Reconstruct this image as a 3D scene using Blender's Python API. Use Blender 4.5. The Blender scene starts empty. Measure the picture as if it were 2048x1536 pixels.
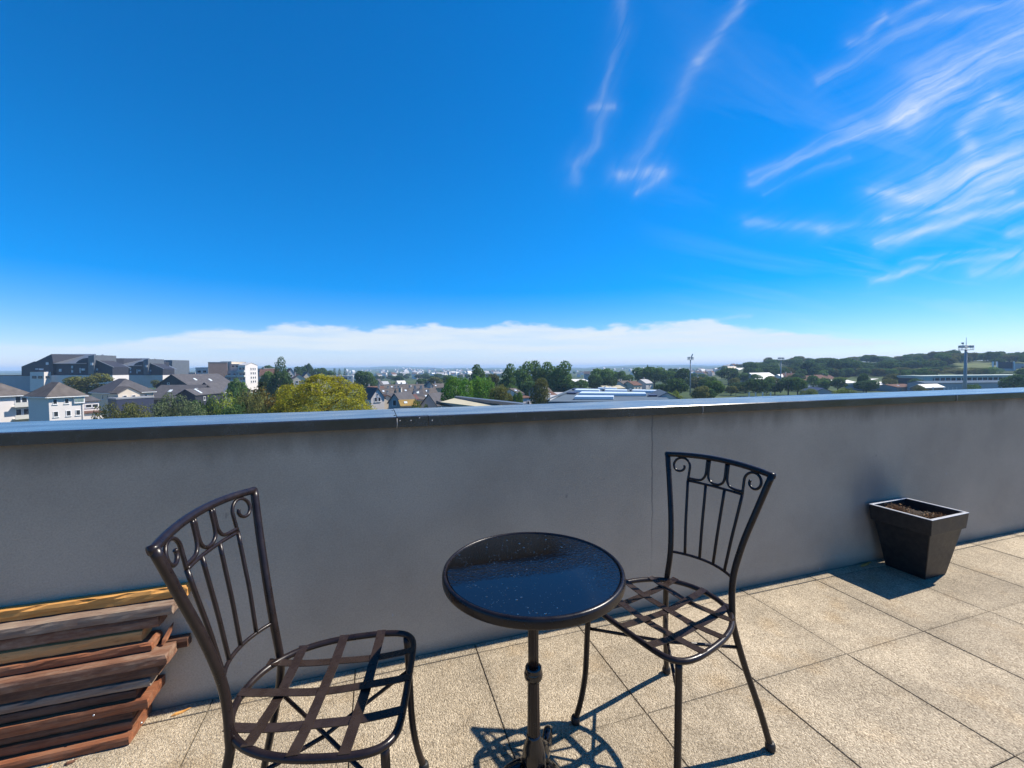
import bpy, bmesh, math, random
import numpy as np
from mathutils import Vector, Matrix

S = bpy.context.scene
COL = S.collection
R = math.radians
rnd = random.Random(11)

# ------------------------------------------------------------------ camera
EYE = Vector((0.0, 0.0, 1.2315))
YAW, PITCH, ROLL, FPX = R(17.632), R(2.139), R(-0.381), 843.66
cf = Vector((math.sin(YAW) * math.cos(PITCH), math.cos(YAW) * math.cos(PITCH), -math.sin(PITCH)))
cr0 = Vector((math.cos(YAW), -math.sin(YAW), 0.0))
cu0 = cr0.cross(cf)
cr = cr0 * math.cos(ROLL) + cu0 * math.sin(ROLL)
cu = cu0 * math.cos(ROLL) - cr0 * math.sin(ROLL)
cam_data = bpy.data.cameras.new('camera')
cam = bpy.data.objects.new('camera', cam_data)
COL.objects.link(cam)
cam.matrix_world = Matrix(((cr.x, cu.x, -cf.x, EYE.x), (cr.y, cu.y, -cf.y, EYE.y), (cr.z, cu.z, -cf.z, EYE.z), (0, 0, 0, 1)))
cam_data.sensor_width = 36.0
cam_data.lens = 36.0 * FPX / 2048.0
cam_data.clip_start = 0.05
cam_data.clip_end = 30000
S.camera = cam

# ------------------------------------------------------------------ sun, exposure
SUN_TO = Vector((0.664, 0.009, 0.748)).normalized()
sd = bpy.data.lights.new('sun', 'SUN')
sd.energy = 5.0
sd.angle = R(0.5)
sd.color = (1.0, 0.93, 0.82)
sun = bpy.data.objects.new('sun', sd)
COL.objects.link(sun)
sun.rotation_euler = (-SUN_TO).to_track_quat('-Z', 'Y').to_euler()
S.view_settings.view_transform = 'Standard'
S.view_settings.look = 'None'
S.view_settings.gamma = 1.0
S.view_settings.exposure = 0.68
S.view_settings.use_curve_mapping = False
S.render.engine = 'CYCLES'
S.cycles.max_bounces = 8
S.cycles.volume_bounces = 1

# ------------------------------------------------------------------ sky
W = bpy.data.worlds.new('World')
S.world = W
W.use_nodes = True
nt = W.node_tree
nt.nodes.clear()
def N(tree, kind, **kw):
    n = tree.nodes.new(kind)
    for k, v in kw.items():
        if k == 'ins':
            for i, val in v.items():
                n.inputs[i].default_value = val
        else:
            setattr(n, k, v)
    return n
def L(tree, a, b): tree.links.new(a, b)
def M(tree, op, a, b=None, c=None, clamp=False):
    n = tree.nodes.new('ShaderNodeMath'); n.operation = op; n.use_clamp = clamp
    for i, v in enumerate((a, b, c)):
        if v is None: continue
        if isinstance(v, (int, float)): n.inputs[i].default_value = v
        else: tree.links.new(v, n.inputs[i])
    return n.outputs[0]
def VM(tree, op, a, b=None, s=None):
    n = tree.nodes.new('ShaderNodeVectorMath'); n.operation = op
    for i, v in enumerate((a, b)):
        if v is None: continue
        if isinstance(v, (tuple, list, Vector)): n.inputs[i].default_value = tuple(v)
        else: tree.links.new(v, n.inputs[i])
    if s is not None:
        if isinstance(s, (int, float)): n.inputs['Scale'].default_value = s
        else: tree.links.new(s, n.inputs['Scale'])
    return n.outputs['Value'] if op in ('DOT_PRODUCT', 'LENGTH', 'DISTANCE') else n.outputs['Vector']

SKY_STRENGTH = 0.102
sky = N(nt, 'ShaderNodeTexSky', sky_type='NISHITA', sun_disc=False, altitude=0.0, air_density=1.0, dust_density=0.0, ozone_density=4.5)
sky.sun_elevation = math.asin(SUN_TO.z)
sky.sun_rotation = math.atan2(SUN_TO.x, SUN_TO.y)
hsv = N(nt, 'ShaderNodeHueSaturation', ins={'Saturation': 1.42, 'Value': 1.0, 'Hue': 0.5})
tint = VM(nt, 'MULTIPLY', sky.outputs[0], (0.82, 0.925, 1.06))
L(nt, tint, hsv.inputs['Color'])
tc = N(nt, 'ShaderNodeTexCoord')
D = tc.outputs['Generated']
sep = N(nt, 'ShaderNodeSeparateXYZ'); L(nt, D, sep.inputs[0])
Dx, Dy, Dz = sep.outputs
hlen = M(nt, 'SQRT', M(nt, 'ADD', M(nt, 'MULTIPLY', Dx, Dx), M(nt, 'MULTIPLY', Dy, Dy)))
hlen = M(nt, 'MAXIMUM', hlen, 0.001)
elev = M(nt, 'DIVIDE', Dz, hlen)
# a map of the sky on a vertical plane (world axes), used to lay out the cirrus
fx, fy = math.sin(YAW), math.cos(YAW)
depth = VM(nt, 'DOT_PRODUCT', D, (fx, fy, 0))
dsafe = M(nt, 'MAXIMUM', depth, 0.05)
am = M(nt, 'DIVIDE', VM(nt, 'DOT_PRODUCT', D, (fy, -fx, 0)), dsafe)
bm_ = M(nt, 'DIVIDE', Dz, dsafe)
comb = N(nt, 'ShaderNodeCombineXYZ'); L(nt, am, comb.inputs[0]); L(nt, bm_, comb.inputs[1])
P0 = comb.outputs[0]
def warp(vec, scale, amount, detail=3):
    n = N(nt, 'ShaderNodeTexNoise', ins={'Scale': scale, 'Detail': detail, 'Roughness': 0.55})
    L(nt, vec, n.inputs['Vector'])
    return VM(nt, 'SCALE', VM(nt, 'SUBTRACT', n.outputs['Color'], (0.5, 0.5, 0.5)), s=amount)
P1 = VM(nt, 'MULTIPLY', VM(nt, 'ADD', VM(nt, 'ADD', P0, warp(P0, 3.2, 0.060)), warp(P0, 13.0, 0.016, 4)), (1, 1, 0))
# node group: one wisp
g = bpy.data.node_groups.new('wisp', 'ShaderNodeTree')
for nm, ty in (('P', 'NodeSocketVector'), ('A', 'NodeSocketVector'), ('AB', 'NodeSocketVector'), ('inv', 'NodeSocketFloat'), ('w', 'NodeSocketFloat'), ('I', 'NodeSocketFloat')):
    g.interface.new_socket(nm, in_out='INPUT', socket_type=ty)
g.interface.new_socket('F', in_out='OUTPUT', socket_type='NodeSocketFloat')
gi = g.nodes.new('NodeGroupInput'); go = g.nodes.new('NodeGroupOutput')
ap = VM(g, 'SUBTRACT', gi.outputs['P'], gi.outputs['A'])
t_ = M(g, 'MULTIPLY', VM(g, 'DOT_PRODUCT', ap, gi.outputs['AB']), gi.outputs['inv'], clamp=True)
dd = VM(g, 'LENGTH', VM(g, 'SUBTRACT', ap, VM(g, 'SCALE', gi.outputs['AB'], s=t_)))
q = M(g, 'DIVIDE', dd, gi.outputs['w'])
q2_ = M(g, 'MULTIPLY', q, q)
ex = M(g, 'ADD', M(g, 'MULTIPLY', M(g, 'POWER', 2.71828, M(g, 'MULTIPLY', q2_, -1.8)), 0.62), M(g, 'MULTIPLY', M(g, 'POWER', 2.71828, M(g, 'MULTIPLY', q2_, -0.25)), 0.20))
L(g, M(g, 'MULTIPLY', ex, gi.outputs['I']), go.inputs['F'])
def ab(px, py):
    v = cf * FPX + cr * (px - 1024) - cu * (py - 768)
    d = v.x * fx + v.y * fy
    return Vector(((v.x * fy - v.y * fx) / d, v.z / d, 0))
WISPS = [
    ([(1245, -20), (1240, 60), (1205, 190), (1192, 280), (1147, 330), (1152, 362)], 12, .20),
    ([(1175, 215), (1228, 212)], 7, .22),
    ([(1490, -10), (1440, 62), (1400, 118)], 10, .28), ([(1400, 118), (1335, 225), (1268, 320)], 14, .17),
    ([(1232, 347), (1320, 346)], 11, .40), ([(1322, 352), (1270, 385)], 7, .25),
    ([(1500, 345), (1580, 320), (1720, 245)], 6, .25), ([(1500, 364), (1700, 283), (1830, 225)], 7, .32), ([(1525, 383), (1700, 318)], 6, .20),
    ([(1790, 240), (1930, 160), (2090, 75)], 24, .50), ([(1815, 255), (1960, 175)], 12, .25), ([(1850, 155), (1960, 100), (2090, 20)], 34, .36),
    ([(1700, 262), (1900, 160)], 30, .22),
    ([(1640, 162), (1740, 110), (1860, 45), (2070, -5)], 11, .30), ([(1695, 90), (1722, 84), (1772, 35)], 9, .32), ([(1790, 48), (1855, -5)], 11, .28),
    ([(1940, 305), (1922, 268), (1990, 200)], 17, .52), ([(2020, 212), (2070, 205)], 20, .50), ([(1960, 330), (2060, 235)], 30, .22),
    ([(1775, 398), (1890, 398), (2080, 330)], 22, .55), ([(1860, 362), (1960, 350), (2080, 290)], 34, .48), ([(1735, 388), (1850, 408)], 9, .3),
    ([(1755, 489), (1890, 452), (2090, 398)], 9, .62), ([(1770, 444), (1900, 420), (2020, 388)], 7, .42),
    ([(1495, 442), (1560, 446), (1650, 458)], 11, .26), ([(1640, 462), (1780, 444)], 10, .2),
    ([(1738, 554), (1900, 530), (2090, 503)], 7, .5), ([(1950, 546), (2090, 522)], 13, .45), ([(2020, 472), (2090, 462)], 14, .4),
    ([(1800, 523), (1990, 504)], 4, .2), ([(1420, 640), (1500, 636)], 4, .4),
]
acc = None
for pts, w_, I_ in WISPS:
    prev = None
    for (p, q2) in zip(pts[:-1], pts[1:]):
        A = ab(*p); B = ab(*q2) - A
        n = nt.nodes.new('ShaderNodeGroup'); n.node_tree = g
        L(nt, P1, n.inputs['P'])
        n.inputs['A'].default_value = A; n.inputs['AB'].default_value = B
        n.inputs['inv'].default_value = 1.0 / B.length_squared
        n.inputs['w'].default_value = w_ / FPX * 1.15; n.inputs['I'].default_value = I_
        prev = n.outputs[0] if prev is None else M(nt, 'MAXIMUM', prev, n.outputs[0])
    acc = prev if acc is None else M(nt, 'ADD', acc, prev)
# streaky fibres along the wind
def fibres(angle, fine):
    mp = N(nt, 'ShaderNodeMapping', vector_type='TEXTURE'); mp.inputs['Rotation'].default_value = (0, 0, R(angle)); mp.inputs['Scale'].default_value = (1 / 1.5, 1 / fine, 1)
    L(nt, P1, mp.inputs['Vector'])
    fib = N(nt, 'ShaderNodeTexNoise', ins={'Scale': 2.2, 'Detail': 9.0, 'Roughness': 0.66, 'Distortion': 0.35}); L(nt, mp.outputs[0], fib.inputs['Vector'])
    return fib.outputs[0]
lean = N(nt, 'ShaderNodeMapRange', ins={'From Min': 0.28, 'From Max': 0.50}); L(nt, am, lean.inputs[0])
fmix = N(nt, 'ShaderNodeMix', data_type='FLOAT'); L(nt, lean.outputs[0], fmix.inputs['Factor']); L(nt, fibres(64, 14), fmix.inputs['A']); L(nt, fibres(27, 18), fmix.inputs['B'])
fmr = N(nt, 'ShaderNodeMapRange', ins={'From Min': 0.34, 'From Max': 0.66, 'To Min': 0.14, 'To Max': 1.05}); L(nt, fmix.outputs['Result'], fmr.inputs[0])
front = N(nt, 'ShaderNodeMapRange', ins={'From Min': 0.05, 'From Max': 0.2}); L(nt, depth, front.inputs[0])
wisps = M(nt, 'MULTIPLY', M(nt, 'MULTIPLY', acc, fmr.outputs[0]), front.outputs[0])
# the same cirrus carries on round the rest of the sky, thin
hi = M(nt, 'ADD', M(nt, 'MAXIMUM', Dz, 0.0), 0.12)
cp = N(nt, 'ShaderNodeCombineXYZ'); L(nt, M(nt, 'DIVIDE', Dx, hi), cp.inputs[0]); L(nt, M(nt, 'DIVIDE', Dy, hi), cp.inputs[1])
mp2 = N(nt, 'ShaderNodeMapping'); mp2.inputs['Scale'].default_value = (0.5, 2.6, 1); mp2.inputs['Rotation'].default_value = (0, 0, R(20))
L(nt, cp.outputs[0], mp2.inputs['Vector'])
cn = N(nt, 'ShaderNodeTexNoise', ins={'Scale': 0.8, 'Detail': 7.0, 'Roughness': 0.6, 'Distortion': 0.6}); L(nt, mp2.outputs[0], cn.inputs['Vector'])
cmr = N(nt, 'ShaderNodeMapRange', ins={'From Min': 0.52, 'From Max': 0.85, 'To Min': 0.0, 'To Max': 0.35}); L(nt, cn.outputs[0], cmr.inputs[0])
sidem = N(nt, 'ShaderNodeMapRange', ins={'From Min': 0.55, 'From Max': 0.95}); L(nt, M(nt, 'DIVIDE', Dx, hlen), sidem.inputs[0])
thin = M(nt, 'MULTIPLY', cmr.outputs[0], sidem.outputs[0])
cirrus = M(nt, 'ADD', wisps, thin)
# low cloud bank above the horizon, all round
hdir = N(nt, 'ShaderNodeCombineXYZ')
L(nt, M(nt, 'DIVIDE', Dx, hlen), hdir.inputs[0]); L(nt, M(nt, 'DIVIDE', Dy, hlen), hdir.inputs[1]); L(nt, M(nt, 'MULTIPLY', elev, 3.0), hdir.inputs[2])
bn = N(nt, 'ShaderNodeTexNoise', ins={'Scale': 5.0, 'Detail': 7.0, 'Roughness': 0.58}); L(nt, hdir.outputs[0], bn.inputs['Vector'])
bigaz = VM(nt, 'DOT_PRODUCT', hdir.outputs[0], (math.sin(R(14)), math.cos(R(14)), 0))
swell = N(nt, 'ShaderNodeMapRange', ins={'From Min': 0.64, 'From Max': 1.0, 'To Min': 0.036, 'To Max': 0.110}); L(nt, bigaz, swell.inputs[0])
top = M(nt, 'ADD', swell.outputs[0], M(nt, 'MULTIPLY', M(nt, 'SUBTRACT', bn.outputs[0], 0.5), 0.10))
edge = M(nt, 'DIVIDE', M(nt, 'SUBTRACT', top, elev), 0.014, clamp=True)
edge = M(nt, 'MULTIPLY', edge, M(nt, 'MULTIPLY', edge, M(nt, 'SUBTRACT', 3.0, M(nt, 'MULTIPLY', edge, 2.0))))
mp3 = N(nt, 'ShaderNodeMapping'); mp3.inputs['Scale'].default_value = (3, 3, 14); L(nt, hdir.outputs[0], mp3.inputs['Vector'])
bn2 = N(nt, 'ShaderNodeTexNoise', ins={'Scale': 1.6, 'Detail': 6.0, 'Roughness': 0.6}); L(nt, mp3.outputs[0], bn2.inputs['Vector'])
under = N(nt, 'ShaderNodeMapRange', ins={'From Min': 0.026, 'From Max': 0.046, 'To Min': 0.08, 'To Max': 1.0}); L(nt, M(nt, 'ADD', elev, M(nt, 'MULTIPLY', M(nt, 'SUBTRACT', bn2.outputs[0], 0.5), 0.03)), under.inputs[0])
bmod = N(nt, 'ShaderNodeMapRange', ins={'From Min': 0.3, 'From Max': 0.65, 'To Min': 0.58, 'To Max': 1.0}); L(nt, bn2.outputs[0], bmod.inputs[0])
bank = M(nt, 'MULTIPLY', M(nt, 'MULTIPLY', edge, under.outputs[0]), bmod.outputs[0])
bank = M(nt, 'MULTIPLY', bank, M(nt, 'GREATER_THAN', elev, -0.2))
cfac = M(nt, 'MINIMUM', M(nt, 'ADD', bank, M(nt, 'MULTIPLY', cirrus, M(nt, 'SUBTRACT', 1.0, bank))), 0.95, clamp=True)
lowt = N(nt, 'ShaderNodeMapRange', interpolation_type='SMOOTHSTEP', ins={'From Min': 0.0, 'From Max': 0.42, 'To Min': 1.0, 'To Max': 0.0}); L(nt, elev, lowt.inputs[0])
lowm = N(nt, 'ShaderNodeMix', data_type='RGBA', blend_type='MULTIPLY'); L(nt, lowt.outputs[0], lowm.inputs['Factor']); L(nt, hsv.outputs[0], lowm.inputs['A']); lowm.inputs['B'].default_value = (0.98, 0.83, 0.97, 1)
bg = N(nt, 'ShaderNodeBackground', ins={'Strength': SKY_STRENGTH}); L(nt, lowm.outputs['Result'], bg.inputs[0])
bgc = N(nt, 'ShaderNodeBackground', ins={'Strength': 0.60, 'Color': (0.87, 0.95, 1.0, 1)})
mixs = N(nt, 'ShaderNodeMixShader'); L(nt, cfac, mixs.inputs[0]); L(nt, bg.outputs[0], mixs.inputs[1]); L(nt, bgc.outputs[0], mixs.inputs[2])
wo = N(nt, 'ShaderNodeOutputWorld'); L(nt, mixs.outputs[0], wo.inputs[0])

# ------------------------------------------------------------------ small helpers
def tag(o, label=None, cat=None, group=None, kind=None):
    if label: o['label'] = label
    if cat: o['category'] = cat
    if group: o['group'] = group
    if kind: o['kind'] = kind
    return o
def thing(name, label, cat, loc=(0, 0, 0), rz=0.0, group=None):
    o = bpy.data.objects.new(name, None)
    o.empty_display_size = 0.2
    COL.objects.link(o); o.location = loc; o.rotation_euler = (0, 0, rz)
    return tag(o, label, cat, group)
def link(name, me, parent=None, mat=None, smooth=False):
    o = bpy.data.objects.new(name, me)
    COL.objects.link(o)
    if mat is not None and not me.materials: me.materials.append(mat)
    if parent is not None: o.parent = parent
    if smooth:
        me.polygons.foreach_set('use_smooth', [True] * len(me.polygons))
    return o
def copy_tree(o, parent=None):
    c = o.copy(); COL.objects.link(c)
    if parent is not None: c.parent = parent
    for ch in list(o.children): copy_tree(ch, c)
    return c
def mesh(name, v, f):
    me = bpy.data.meshes.new(name); me.from_pydata([tuple(p) for p in v], [], f); me.update()
    return me
class MB:
    def __init__(s): s.v = []; s.f = []
    def add(s, v, f):
        k = len(s.v); s.v += [tuple(p) for p in v]; s.f += [tuple(i + k for i in q) for q in f]; return s
    def box(s, x0, x1, y0, y1, z0, z1):
        return s.add([(x0, y0, z0), (x1, y0, z0), (x1, y1, z0), (x0, y1, z0), (x0, y0, z1), (x1, y0, z1), (x1, y1, z1), (x0, y1, z1)],
                     [(3, 2, 1, 0), (4, 5, 6, 7), (0, 1, 5, 4), (1, 2, 6, 5), (2, 3, 7, 6), (3, 0, 4, 7)])
    def tube(s, pts, rad, seg=10, closed=False, cap=True):
        pts = [Vector(p) for p in pts]; n = len(pts)
        rs = rad if isinstance(rad, (list, tuple)) else [rad] * n
        tang = []
        for i in range(n):
            a = pts[(i - 1) % n] if (closed or i > 0) else pts[i]
            b = pts[(i + 1) % n] if (closed or i < n - 1) else pts[i]
            tang.append((b - a).normalized())
        ref = Vector((0, 0, 1)) if abs(tang[0].z) < 0.9 else Vector((1, 0, 0))
        nrm = (ref - tang[0] * ref.dot(tang[0])).normalized()
        vs = []
        for i in range(n):
            nrm = (nrm - tang[i] * nrm.dot(tang[i])).normalized()
            bi = tang[i].cross(nrm)
            for k in range(seg):
                a = 2 * math.pi * k / seg
                vs.append(pts[i] + (nrm * math.cos(a) + bi * math.sin(a)) * rs[i])
        fs = []
        for i in range(n if closed else n - 1):
            j = (i + 1) % n
            for k in range(seg):
                k2 = (k + 1) % seg
                fs.append((i * seg + k, i * seg + k2, j * seg + k2, j * seg + k))
        if not closed and cap:
            fs.append(tuple(range(seg - 1, -1, -1))); fs.append(tuple((n - 1) * seg + k for k in range(seg)))
        return s.add(vs, fs)
    def lathe(s, prof, seg=48, c=(0, 0, 0), flute=None):
        vs = []; n = len(prof)
        for (r, z) in prof:
            for k in range(seg):
                a = 2 * math.pi * k / seg
                rr = r * (flute(a, z) if flute else 1)
                vs.append((c[0] + rr * math.cos(a), c[1] + rr * math.sin(a), c[2] + z))
        fs = [(i * seg + k, i * seg + (k + 1) % seg, (i + 1) * seg + (k + 1) % seg, (i + 1) * seg + k) for i in range(n - 1) for k in range(seg)]
        fs.append(tuple(range(seg - 1, -1, -1))); fs.append(tuple((n - 1) * seg + k for k in range(seg)))
        return s.add(vs, fs)
    def obj(s, name, mat, parent=None, smooth=False):
        return link(name, mesh(name, s.v, s.f), parent, mat, smooth)
def crom(pts, n=8, closed=False):
    P = [Vector(p) for p in pts]; out = []; m = len(P)
    for i in range(m if closed else m - 1):
        p1, p2 = P[i], P[(i + 1) % m]
        p0 = P[(i - 1) % m] if (closed or i > 0) else p1 * 2 - p2
        p3 = P[(i + 2) % m] if (closed or i < m - 2) else p2 * 2 - p1
        for k in range(n):
            t = k / n
            out.append(0.5 * ((2 * p1) + (p2 - p0) * t + (2 * p0 - 5 * p1 + 4 * p2 - p3) * t * t + (3 * p1 - p0 - 3 * p2 + p3) * t ** 3))
    if not closed: out.append(P[-1])
    return out
def bevel(o, w=0.003, seg=2):
    m = o.modifiers.new('bevel', 'BEVEL'); m.width = w; m.segments = seg; m.limit_method = 'ANGLE'; return o

# ------------------------------------------------------------------ materials
def newmat(name):
    m = bpy.data.materials.new(name); m.use_nodes = True
    t = m.node_tree; b = t.nodes['Principled BSDF']
    return m, t, b
def plain(name, col, rough=0.6, var=0.12, scale=6.0, bump=0.0, spec=0.4, metal=0.0):
    m, t, b = newmat(name)
    b.inputs['Roughness'].default_value = rough; b.inputs['Metallic'].default_value = metal
    b.inputs['Specular IOR Level'].default_value = spec
    c = N(t, 'ShaderNodeTexCoord'); n = N(t, 'ShaderNodeTexNoise', ins={'Scale': scale, 'Detail': 5.0, 'Roughness': 0.6})
    L(t, c.outputs['Object'], n.inputs['Vector'])
    r = N(t, 'ShaderNodeMapRange', ins={'From Min': 0.25, 'From Max': 0.75, 'To Min': 1 - var, 'To Max': 1 + var}); L(t, n.outputs[0], r.inputs[0])
    v = VM(t, 'SCALE', col, s=r.outputs[0]); L(t, v, b.inputs['Base Color'])
    if bump:
        bp = N(t, 'ShaderNodeBump', ins={'Strength': bump, 'Distance': 0.02}); L(t, n.outputs[0], bp.inputs['Height']); L(t, bp.outputs[0], b.inputs['Normal'])
    return m

def make_paver():
    m, t, b = newmat('washed_pebble_paving')
    b.inputs['Roughness'].default_value = 0.78; b.inputs['Specular IOR Level'].default_value = 0.3
    c = N(t, 'ShaderNodeTexCoord'); oi = N(t, 'ShaderNodeObjectInfo')
    off = N(t, 'ShaderNodeCombineXYZ'); L(t, M(t, 'MULTIPLY', oi.outputs['Random'], 37.0), off.inputs[0]); L(t, M(t, 'MULTIPLY', oi.outputs['Random'], 91.0), off.inputs[1])
    p = VM(t, 'ADD', c.outputs['Object'], off.outputs[0])
    geo = N(t, 'ShaderNodeNewGeometry'); wp = geo.outputs['Position']
    vo = N(t, 'ShaderNodeTexVoronoi', ins={'Scale': 225.0}); L(t, p, vo.inputs['Vector'])
    sc = N(t, 'ShaderNodeSeparateColor'); L(t, vo.outputs['Color'], sc.inputs[0])
    ramp = N(t, 'ShaderNodeValToRGB'); e = ramp.color_ramp.elements
    e[0].position = 0.0; e[0].color = (0.231, 0.180, 0.118, 1); e[1].position = 1.0; e[1].color = (0.567, 0.474, 0.336, 1)
    k = e.new(0.35); k.color = (0.361, 0.295, 0.204, 1); k = e.new(0.8); k.color = (0.443, 0.364, 0.259, 1)
    L(t, sc.outputs[0], ramp.inputs[0])
    # mottling by weather: broad stains and grime, in world place
    n1 = N(t, 'ShaderNodeTexNoise', ins={'Scale': 2.3, 'Detail': 6.0, 'Roughness': 0.65}); L(t, wp, n1.inputs['Vector'])
    n2 = N(t, 'ShaderNodeTexNoise', ins={'Scale': 14.0, 'Detail': 5.0, 'Roughness': 0.7}); L(t, p, n2.inputs['Vector'])
    r1 = N(t, 'ShaderNodeMapRange', ins={'From Min': 0.32, 'From Max': 0.68, 'To Min': 0.72, 'To Max': 1.14}); L(t, n1.outputs[0], r1.inputs[0])
    r2 = N(t, 'ShaderNodeMapRange', ins={'From Min': 0.3, 'From Max': 0.7, 'To Min': 0.86, 'To Max': 1.12}); L(t, n2.outputs[0], r2.inputs[0])
    rr = M(t, 'ADD', M(t, 'MULTIPLY', oi.outputs['Random'], 0.22), 0.88)
    # grime along the slab edges
    sx = N(t, 'ShaderNodeSeparateXYZ'); L(t, c.outputs['Object'], sx.inputs[0])
    ed = M(t, 'MAXIMUM', M(t, 'ABSOLUTE', sx.outputs[0]), M(t, 'ABSOLUTE', sx.outputs[1]))
    er = N(t, 'ShaderNodeMapRange', ins={'From Min': 0.205, 'From Max': 0.25, 'To Min': 1.0, 'To Max': 0.84})
    L(t, M(t, 'ADD', ed, M(t, 'MULTIPLY', M(t, 'SUBTRACT', n2.outputs[0], 0.5), 0.05)), er.inputs[0])
    tot = M(t, 'MULTIPLY', M(t, 'MULTIPLY', M(t, 'MULTIPLY', r1.outputs[0], r2.outputs[0]), rr), er.outputs[0])
    col = VM(t, 'SCALE', ramp.outputs[0], s=tot)
    # rusty tint patches
    n3 = N(t, 'ShaderNodeTexNoise', ins={'Scale': 5.0, 'Detail': 4.0}); L(t, VM(t, 'ADD', wp, (9, 3, 0)), n3.inputs['Vector'])
    r3 = N(t, 'ShaderNodeMapRange', ins={'From Min': 0.56, 'From Max': 0.75, 'To Min': 0.0, 'To Max': 0.5}); L(t, n3.outputs[0], r3.inputs[0])
    mx = N(t, 'ShaderNodeMix', data_type='RGBA', blend_type='MULTIPLY'); L(t, r3.outputs[0], mx.inputs['Factor']); L(t, col, mx.inputs['A']); mx.inputs['B'].default_value = (0.92, 0.78, 0.58, 1)
    L(t, mx.outputs['Result'], b.inputs['Base Color'])
    n4 = N(t, 'ShaderNodeTexNoise', ins={'Scale': 120.0, 'Detail': 3.0}); L(t, p, n4.inputs['Vector'])
    hgt = M(t, 'ADD', M(t, 'MULTIPLY', vo.outputs['Distance'], -1.0), M(t, 'MULTIPLY', n4.outputs[0], 1.2))
    bp = N(t, 'ShaderNodeBump', ins={'Strength': 0.8, 'Distance': 0.004}); L(t, hgt, bp.inputs['Height']); L(t, bp.outputs[0], b.inputs['Normal'])
    return m
PAVER = make_paver()

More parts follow.
